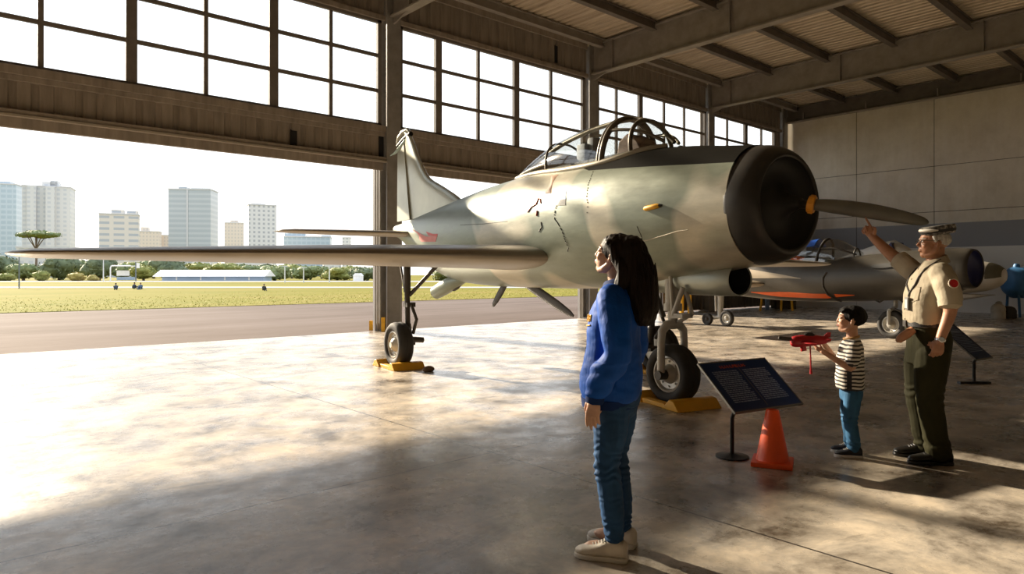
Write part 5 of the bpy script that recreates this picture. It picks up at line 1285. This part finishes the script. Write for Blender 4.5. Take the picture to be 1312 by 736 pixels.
mb = MB().loft([ering((cx, 0, z), rx, ry, 36, 1., -.35) for z, rx, ry, cx in [(1.485, .104, .118, -.048), (1.50, .097, .108, -.05), (1.545, .078, .086, -.055), (1.548, .072, .080, -.055), (1.51, .07, .078, -.055)]], caps=False); mb.build('collar', M_shirt, sh)
bpy.context.view_layer.update()
def vs_(o, y, z, off=.004, from_=(.8, None)):
    hit, loc, nrm, _ = o.ray_cast(Vector((.8, y, z)), Vector((-1, 0, 0))); return loc+nrm*off if hit else Vector((.15, y, z))
def side_hit(o, x, z, off=.004):
    hit, loc, nrm, _ = o.ray_cast(Vector((x, .9, z)), Vector((0, -1, 0))); return (loc+nrm*off, nrm) if hit else (Vector((x, .28, z)), Vector((0, 1, 0)))
# round red shoulder patch with a pale rim
c, n_ = side_hit(sh, -.055, 1.355, .003); Mq = Matrix.Translation(c) @ Vector((0, 0, 1)).rotation_difference(n_).to_matrix().to_4x4()
pt = MB().lathe([(.001, -.004), (.036, -.004), (.036, .002), (.001, .003)], 28, M=Mq, caps=False).build('shoulder_patch', mat('patch_rim', (.62, .55, .45), .6), sh)
MB().lathe([(.001, .002), (.029, .002), (.029, .0045), (.001, .005)], 28, M=Mq, caps=False).build('patch_disc', mat('patch_red', (.48, .015, .02), .5), pt)
# lanyard with a badge, breast pocket, buttons
M_strap = mat('lanyard_dark', (.05, .042, .036), .7)
mb = MB()
for s in (1, -1): mb.tube([Vector((-.06, s*.085, 1.535)), vs_(sh, s*.09, 1.46), vs_(sh, s*.085, 1.40), vs_(sh, s*.06+.02, 1.34), vs_(sh, .05, 1.28), vs_(sh, .05, 1.25)], .008, 8)
ln = mb.build('lanyard', M_strap, V)
b0_ = vs_(sh, .05, 1.20, .010)
MB().box((-.006, -.03, -.048), (.006, .03, .048), M=Matrix.Translation(b0_), bev=.004).build('badge', mat('badge_grey', (.20, .19, .18), .35), ln)
MB().box((.005, -.022, -.036), (.0075, .022, .03), M=Matrix.Translation(b0_)).build('badge_card', mat('badge_card', (.42, .48, .52), .4), ln)
mb = MB()
for z in np.linspace(1.08, 1.46, 6): mb.ball(vs_(sh, .0, z, .001), .006, 8)
mb.build('buttons', M_shirt, sh)
mb = MB().tube([vs_(sh, y, z, .002) for y, z in [(.055, 1.33), (.13, 1.325), (.135, 1.23), (.10, 1.215), (.06, 1.225), (.055, 1.33)]], .0035, 5); mb.build('breast_pocket', M_shirt, sh)
# trousers, belt, and a hand-like shape there made up as a pouch
M_trous = cloth('trousers_olive', (.026, .024, .009), .85, 350., .25, .1, .4, 7., (1, 1, .4))
mb = MB()
torso(mb, [(.74, .0, .128, .172), (.82, -.010, .140, .180), (.92, -.012, .146, .182), (1.0, .0, .142, .176), (1.045, .006, .136, .172)], .92)
for s in (1, -1):
    limb(mb, *curve([(0, s*.092, .82), (.015, s*.098, .66), (.02, s*.10, .48), (-.005, s*.10, .28), (-.035, s*.10, .09)], [.118, .112, .095, .086, .088]))
def td(c): return .007*mnoise.noise(Vector((c.x*8, c.y*8, c.z*6)))+.006*math.exp(-((c.z-.13)/.07)**2)*math.sin(c.z*75+5*mnoise.noise(c*10))+.004*math.exp(-((c.z-.5)/.1)**2)*math.sin(c.z*70+6*mnoise.noise(c*8))
tr = oput('trousers', organic(mb, .006, 3, td), M_trous, V)
bt = MB().loft([ering((.008, 0, z), .146+o_, .180+o_, 48, .92) for z, o_ in [(1.025, -.012), (1.025, .0), (1.065, .0), (1.065, -.012), (1.025, -.012)]], caps=False).build('belt', mat('belt_black', (.012, .01, .009), .4), V)
MB().box((.150, -.03, 1.02), (.164, .03, 1.07), bev=.004).build('buckle', M_gear_dark, bt)
pc = MB().tube([(.135, .10, 1.005), (.175, .10, .975), (.215, .10, .945), (.238, .10, .925), (.255, .10, .915)], [.028, .034, .032, .026, .010], 14)
tag(pc.build('belt_hand_shape', mat('hand_shape_tan', (.42, .20, .11), .5), V), 'tan rounded object at the front of the belt')
M_bshoe = mat('shoe_black', (.010, .009, .008), .28, 0, .2, 10.)
shoe(V, -.125, .105, .30, .112, M_bshoe, M_bshoe, .03, .095); shoe(V, -.105, -.105, .30, .112, M_bshoe, M_bshoe, -.05, .095)
# wristwatch
M_strapw = M_chrome; w0 = Vector((.012, .250, .945)); dW = Vector((.22, -.02, -1)).normalized()
wt = MB().tube([w0-dW*.010, w0-dW*.009, w0+dW*.009, w0+dW*.010], [.030, .036, .036, .030], 24).build('wristwatch', M_strapw, V)
wn = Vector((.1, 1, .1)).normalized(); Mq = Matrix.Translation(w0+wn*.035) @ Vector((0, 0, 1)).rotation_difference(wn).to_matrix().to_4x4()
MB().lathe([(.001, -.004), (.021, -.004), (.021, .006), (.018, .008), (.001, .008)], 24, M=Mq, caps=False).build('watch_case', M_chrome, wt)
MB().lathe([(.001, .008), (.0165, .008), (.0165, .0095), (.001, .0095)], 24, M=Mq, caps=False).build('watch_dial', mat('watch_dial', (.5, .53, .55), .25), wt)
# grey hair and the flat cap worn over it
M_hair_v = hair_mat('hair_grey', (.30, .28, .25), (.58, .55, .50), .6)
mb = MB(); mb.ball((-.115, 0, .17), (.41, .372, .30), 26, M=S_v)
for s in (1, -1): mb.tube([S_v @ Vector(q) for q in [(.10, s*.30, .23), (.06, s*.335, .10), (.045, s*.335, .02)]], [.018, .014, .007], 8)
mb.ball((.05, 0, .32), (.27, .25, .10), 20, M=S_v)
oput('hair', organic(mb, .005, 2, lambda c: .002*mnoise.noise(c*90)), M_hair_v, V)
def capmat():
    m, nt, b = new_mat('cap_mottled'); co = coords(nt); n = N(nt, 'ShaderNodeTexNoise', Scale=22.0, Detail=3.0, Distortion=1.0); L(nt, co, 'Vector', n, 'Vector')
    r = ramp(nt, [(.40, (.05, .045, .04)), (.52, (.16, .145, .125)), (.64, (.40, .37, .32))]); L(nt, n, 'Fac', r, 'Fac'); L(nt, r, 'Color', b, 'Base Color'); b.inputs['Roughness'].default_value = .9; return m
M_cap = capmat(); Mc = S_v @ Matrix.Translation((-.12, 0, .39)) @ Matrix.Rotation(.24, 4, 'Y') @ Matrix.Scale(1, 4)
mb = MB(); rings = []
for z, rx, ry in [(-.08, .465, .385), (-.06, .485, .40), (.06, .515, .425), (.16, .525, .43), (.20, .50, .41), (.215, .44, .36), (.21, .2, .16), (.208, .01, .01)]: rings.append([Mc @ q for q in ering((0, 0, z), rx, ry, 40)])
mb.loft(rings); cp_ = mb.build('cap', M_cap, V)
mb = MB().loft([[Mc @ q for q in ering((0, 0, z), rx, ry, 40)] for z, rx, ry in [(-.02, .49, .40), (-.02, .505, .415), (.07, .53, .44), (.07, .50, .41), (-.02, .49, .40)]], caps=False)
tag(mb.build('cap_band', mat('cap_band', (.012, .011, .010), .7), cp_), 'black band around the cap')
mb = MB().tube([Mc @ Vector(q) for q in [(.46, -.20, .10), (.53, 0, .12), (.46, .22, .10), (.33, .36, .08), (.16, .42, .06)]], [.02*.235, .05*.235, .055*.235, .045*.235, .02*.235], 12)
tag(mb.build('cap_front_trim', mat('cap_white', (.62, .58, .52), .8), cp_), 'pale folded trim at the cap front')
# spectacles
M_spec = mat('spectacle_wire', (.12, .10, .08), .3, .8); gl = MB()
for s in (1, -1):
    gl.tube([S_v @ Vector((.43, s*.135+.085*math.cos(a), .03+.062*math.sin(a))) for a in np.linspace(0, 2*PI, 21)], .0022, 6)
    gl.tube([S_v @ Vector(q) for q in [(.425, s*.21, .06), (.25, s*.33, .07), (-.02, s*.37, .08), (-.07, s*.37, .02)]], .0022, 6)
gl.tube([S_v @ Vector(q) for q in [(.435, .05, .045), (.45, 0, .055), (.435, -.05, .045)]], .0022, 6)
tag(gl.build('spectacles', M_spec, V), 'thin-rimmed spectacles')

# ---------------------------------------------------------------- boy with the red toy
K = place('person', 'small boy in a black and white striped shirt holding a red toy aircraft', 1090, 5.37, (-.955, .29))
sk_k = skin('skin_boy', (.50, .28, .175))
mb = MB()
S_k, H_k = neck_head(mb, (-.014, 0, .915), (.004, 0, 1.062), .16, .215, .040, child=True)
torso(mb, [(.50, 0, .075, .10), (.62, 0, .075, .10), (.75, 0, .08, .105), (.86, -.005, .065, .115), (.92, -.01, .04, .05)])
elL, wrL = (.025, .155, .705), (.215, .105, .822); elR, wrR = (.07, -.15, .73), (.185, -.070, .865)
limb(mb, *curve([(-.005, .115, .855), elL, wrL], [.034, .029, .020])); limb(mb, *curve([(-.005, -.115, .855), elR, wrR], [.034, .029, .020]))
hand_shapes(mb, hand_frame(wrL, (.85, -.25, .42), (-.15, .55, -.75), -1), .115, (1.0, 1.1, 1.2, 1.2), .03, [(.06, .13, -.03), (.2, .26, -.09), (.34, .30, -.18), (.42, .26, -.26)])
hand_shapes(mb, hand_frame(wrR, (.6, .25, .55), (-.5, -.7, .3), 1), .115, (.9, 1.2, 1.3, 1.3), .05)
for s in (1, -1): limb(mb, *curve([(0, s*.06, .52), (.005, s*.062, .3), (-.01, s*.062, .08)], [.055, .04, .03]))
me = organic(mb, .0036, 2); face_paint(me, S_k, .215)
oput('body', me, [sk_k, M_eyew, M_iris, M_lip, M_brow], K)
def stripes():
    m, nt, b = new_mat('striped_jersey'); tc = N(nt, 'ShaderNodeTexCoord'); sep = N(nt, 'ShaderNodeSeparateXYZ'); L(nt, tc, 'Object', sep, 'Vector')
    n = N(nt, 'ShaderNodeTexNoise', Scale=7.0, Detail=2.0); L(nt, tc, 'Object', n, 'Vector')
    a = N(nt, 'ShaderNodeMath', operation='MULTIPLY_ADD'); L(nt, n, 'Fac', a, 0); a.inputs[1].default_value = .03; L(nt, sep, 'Z', a, 2)
    d = N(nt, 'ShaderNodeMath', operation='DIVIDE'); L(nt, a, 0, d, 0); d.inputs[1].default_value = .0285
    f = N(nt, 'ShaderNodeMath', operation='FRACT'); L(nt, d, 0, f, 0); l = N(nt, 'ShaderNodeMath', operation='LESS_THAN'); L(nt, f, 0, l, 0); l.inputs[1].default_value = .46
    # plain dark panel down each side seam, below the sleeve
    sx = N(nt, 'ShaderNodeMath', operation='ABSOLUTE'); s1 = N(nt, 'ShaderNodeMath', operation='SUBTRACT'); L(nt, sep, 'X', s1, 0); s1.inputs[1].default_value = .03; L(nt, s1, 0, sx, 0)
    c1 = N(nt, 'ShaderNodeMath', operation='LESS_THAN'); L(nt, sx, 0, c1, 0); c1.inputs[1].default_value = .017
    c2_ = N(nt, 'ShaderNodeMath', operation='LESS_THAN'); L(nt, sep, 'Z', c2_, 0); c2_.inputs[1].default_value = .74
    mu = N(nt, 'ShaderNodeMath', operation='MULTIPLY'); L(nt, c1, 0, mu, 0); L(nt, c2_, 0, mu, 1); mxx = N(nt, 'ShaderNodeMath', operation='MAXIMUM'); L(nt, mu, 0, mxx, 0); L(nt, l, 0, mxx, 1)
    mx = N(nt, 'ShaderNodeMix', data_type='RGBA'); L(nt, mxx, 0, mx, 'Factor'); mx.inputs['A'].default_value = (.60, .56, .50, 1); mx.inputs['B'].default_value = (.018, .018, .022, 1)
    L(nt, mx, 'Result', b, 'Base Color'); b.inputs['Roughness'].default_value = .85
    bp = N(nt, 'ShaderNodeBump', Strength=.3, Distance=.02); L(nt, n, 'Fac', bp, 'Height'); L(nt, bp, 'Normal', b, 'Normal'); return m
mb = MB()
torso(mb, [(.525, .005, .098, .128), (.56, .008, .104, .132), (.66, .008, .102, .128), (.76, .004, .098, .126), (.85, -.002, .084, .124), (.90, -.008, .064, .090), (.928, -.01, .05, .058)], .92)
for s, el in ((1, elL), (-1, elR)): limb(mb, *curve([(-.005, s*.098, .855), (.002, s*.128, .80), (el[0]*.75-.003, s*.146, .745)], [.050, .052, .047]))
f3_ = folds(.006, 12., 11., 8.)
ks = oput('striped_shirt', organic(mb, .005, 3, f3_), stripes(), K)
MB().tube([(-.004+.052*math.cos(a)*1.0, .060*math.sin(a), .926-.012*math.cos(a)) for a in np.linspace(0, 2*PI, 25)], .010, 8).build('neckband', mat('neckband', (.35, .20, .07), .8), ks)
M_denim2 = cloth('denim_boy', (.032, .105, .205), .75, 420., .35, .1, .35, 11., (1, 1, .35))
mb = MB(); torso(mb, [(.44, 0, .075, .112), (.49, -.004, .084, .116), (.55, -.002, .08, .110), (.58, 0, .076, .105)], .92)
for s in (1, -1): limb(mb, *curve([(-.002, s*.058, .50), (.004, s*.060, .40), (.010, s*.062, .29), (.0, s*.062, .2), (-.012, s*.062, .08)], [.066, .062, .052, .050, .050]))
oput('jeans', organic(mb, .0048, 3, lambda c: .004*mnoise.noise(c*13)+.004*(math.exp(-((c.z-.11)/.05)**2)+math.exp(-((c.z-.3)/.05)**2))*math.sin(c.z*130+6*mnoise.noise(c*14))), M_denim2, K)
M_sneak = mat('sneaker_navy', (.012, .013, .02), .6, 0, .3, 20.); M_soleK = mat('sole_white', (.62, .60, .56), .6)
shoe(K, -.068, .066, .195, .078, M_sneak, M_soleK, .03, .07); shoe(K, -.062, -.066, .195, .078, M_sneak, M_soleK, -.10, .07)
M_hair_k = hair_mat('hair_black', (.003, .0025, .002), (.009, .006, .005), .8)
mb = MB(); mb.ball((-.10, 0, .185), (.455, .395, .385), 26, M=S_k); mb.ball((.11, 0, .29), (.285, .305, .20), 20, M=S_k)
for y in np.linspace(-.24, .24, 8): mb.tube([S_k @ Vector((.08, y*.8, .40)), S_k @ Vector((.30, y, .34)), S_k @ Vector((.36, y*1.05, .235+rng.uniform(-.02, .03)))], [.012, .014, .005], 7)
for s in (1, -1): mb.tube([S_k @ Vector(q) for q in [(.10, s*.31, .25), (.07, s*.34, .12), (.06, s*.335, .03)]], [.016, .014, .006], 8)
oput('hair', organic(mb, .0048, 2, lambda c: .004*mnoise.noise(Vector((c.x*55, c.y*55, c.z*20)))), M_hair_k, K)
# toy aircraft in the boy's hands, strap hanging from it
tw0 = pix(1034, 438, 5.285); fu, fv = c2w(-.985, .10)
T = thing('toy_aircraft', 'red toy aircraft with a dark nose tube and hanging strap held by the boy', 'toy', tuple(tw0), math.atan2(fv, fu), None, 1.12)
M_toy = mat('toy_red', (.42, .012, .018), .42, 0, .12, 10.)
mb = MB().tube([(-.155, 0, .012), (-.12, 0, .012), (-.06, 0, .010), (.02, 0, .005), (.075, 0, 0), (.10, 0, -.002), (.108, 0, -.002)], [(.012, .012), (.026, .022), (.036, .030), (.042, .034), (.040, .034), (.034, .028), (.02, .02)], 20, flat=(0, 0, 1))
fb_ = mb.build('toy_body', M_toy, T)
for s in (1, -1):
    MB().loft([[Vector((x0-ch*x, s*t, -.005+th*y)) for x, y in naca(10, 1.0)] for t, x0, ch, th in [(.02, .055, .10, .014), (.08, .035, .075, .010), (.12, .015, .045, .006)]]).build('toy_wing', M_toy, T)
    MB().loft([[Vector((x0-ch*x, s*t, .02+th*y)) for x, y in naca(8, 1.0)] for t, x0, ch, th in [(.01, -.105, .05, .008), (.055, -.12, .03, .005)]]).build('toy_tailplane', M_toy, T)
MB().prism([(-.10, .03), (-.155, .03), (-.158, .065), (-.135, .065)], -.004, .004, axis='y').build('toy_fin', M_toy, T, bevel=.002)
MB().tube([(.02, 0, .036), (.0, 0, .046), (-.03, 0, .045), (-.05, 0, .034)], [.012, .018, .018, .012], 12).build('toy_canopy', M_duct, T)
tag(MB().tube([(.095, 0, .015), (.14, 0, .019), (.185, 0, .024), (.19, 0, .0245)], [.013, .0125, .0125, .009], 14).build('nose_tube', M_gear_dark, T), 'dark tube at the nose')
MB().tube([(.03, 0, -.03), (.02, 0, -.055), (.04, 0, -.058)], [.022, .02, .012], 10).build('grip', M_toy, T)
st_ = MB().tube([(-.018, .008, -.03), (-.020, .012, -.10), (-.022, .010, -.18), (-.024, .010, -.222)], [.005, .005, .006, .010], 8); st_.build('strap', M_toy, T)
# ---------------------------------------------------------------- far figures sitting on the grass
for px, yb, lab, c in [(148.5, 372, 'tiny dark figure crouching on the grass below the white shelter', (.03, .05, .09)), (171.5, 371, 'tiny rounded dark figure sitting on the grass, middle of the three by the shelter', (.02, .03, .05)), (180.5, 371.5, 'tiny blue figure sitting on the grass right of the rounded dark one', (.05, .09, .17)), (338, 373, 'tiny dark figure sitting on the grass below the right end of the blue shed', (.03, .03, .03))]:
    Y = F*EYE/(yb-HY); u, v = c2w((px-656)/F*Y, Y); t = thing('person', lab, 'person', (u, v, 0), rng.uniform(0, 6), 'people sitting far out on the grass'); k = Y/62*.85
    mb = MB(); mb.tube([(-.05*k, 0, .12*k), (0, 0, .35*k), (.06*k, 0, .52*k)], [.16*k, .17*k, .09*k], 10); mb.ball((.09*k, 0, .64*k), (.085*k, .075*k, .10*k), 12)
    for s in (1, -1):
        mb.tube([(-.02*k, s*.1*k, .10*k), (.3*k, s*.12*k, .34*k), (.42*k, s*.1*k, .04*k), (.54*k, s*.1*k, .04*k)], [.08*k, .065*k, .045*k, .04*k], 8); mb.tube([(.05*k, s*.17*k, .48*k), (.12*k, s*.2*k, .3*k), (.32*k, s*.12*k, .36*k)], [.05*k, .042*k, .035*k], 8)
    me = organic(mb, .02*k, 2); paint(me, [(1, lambda c_, k=k: c_.z > .56*k)]); oput('body', me, [mat('distant_clothes', c, .8), sk_v], t)
    MB().ball((.075*k, 0, .68*k), (.09*k, .082*k, .08*k), 12).build('hair', M_hair_k, t)
# ================================================================ light, sky, camera
w = bpy.data.worlds.new('sky'); SC.world = w; w.use_nodes = True; nt = w.node_tree
bg = nt.nodes['Background']
tc = N(nt, 'ShaderNodeTexCoord'); sep = N(nt, 'ShaderNodeSeparateXYZ'); L(nt, tc, 'Generated', sep, 'Vector')
mr = N(nt, 'ShaderNodeMapRange'); mr.inputs['From Min'].default_value = -.05; mr.inputs['From Max'].default_value = .8; L(nt, sep, 'Z', mr, 'Value')
r = ramp(nt, [(0, (1.0, .955, .89)), (.16, (1, .985, .955)), (.45, (.90, .95, 1.0)), (1, (.62, .76, 1.0))]); L(nt, mr, 'Result', r, 'Fac'); L(nt, r, 'Color', bg, 'Color')
bg.inputs['Strength'].default_value = SKY = 1.7
sd = Vector((-.085, 1, 0)).normalized(); EL = math.radians(21.7)
sd = Vector((sd.x*math.cos(EL), sd.y*math.cos(EL), math.sin(EL)))
sun = bpy.data.lights.new('sun', 'SUN'); sun.energy = 14.2; sun.color = (1.0, .84, .63); sun.angle = math.radians(1.2)
so = link('sun', sun); so.rotation_euler = (sd).to_track_quat('Z', 'Y').to_euler()
so.location = (0, 30, 20)
cam = bpy.data.cameras.new('camera'); co = link('camera', cam)
cam.sensor_fit = 'HORIZONTAL'; cam.sensor_width = 36.0; cam.lens = 36.0*F/1312
cam.shift_y = (HY-368)/1312
co.location = (0, 0, EYE); co.rotation_euler = (PI/2, 0, -math.atan2(SS, CC))
cam.clip_end = 5000; SC.camera = co
vs = SC.view_settings; vs.view_transform = 'Standard'; vs.look = 'None'; vs.gamma = 1.0; vs.exposure = 0.1
try: vs.use_curve_mapping = False
except Exception: pass
cy = SC.cycles
cy.max_bounces = 10; cy.diffuse_bounces = 6; cy.glossy_bounces = 4; cy.transparent_max_bounces = 16; cy.transmission_bounces = 6
cy.caustics_reflective = False; cy.caustics_refractive = False; cy.sample_clamp_indirect = 6.0
cy.use_denoising = True
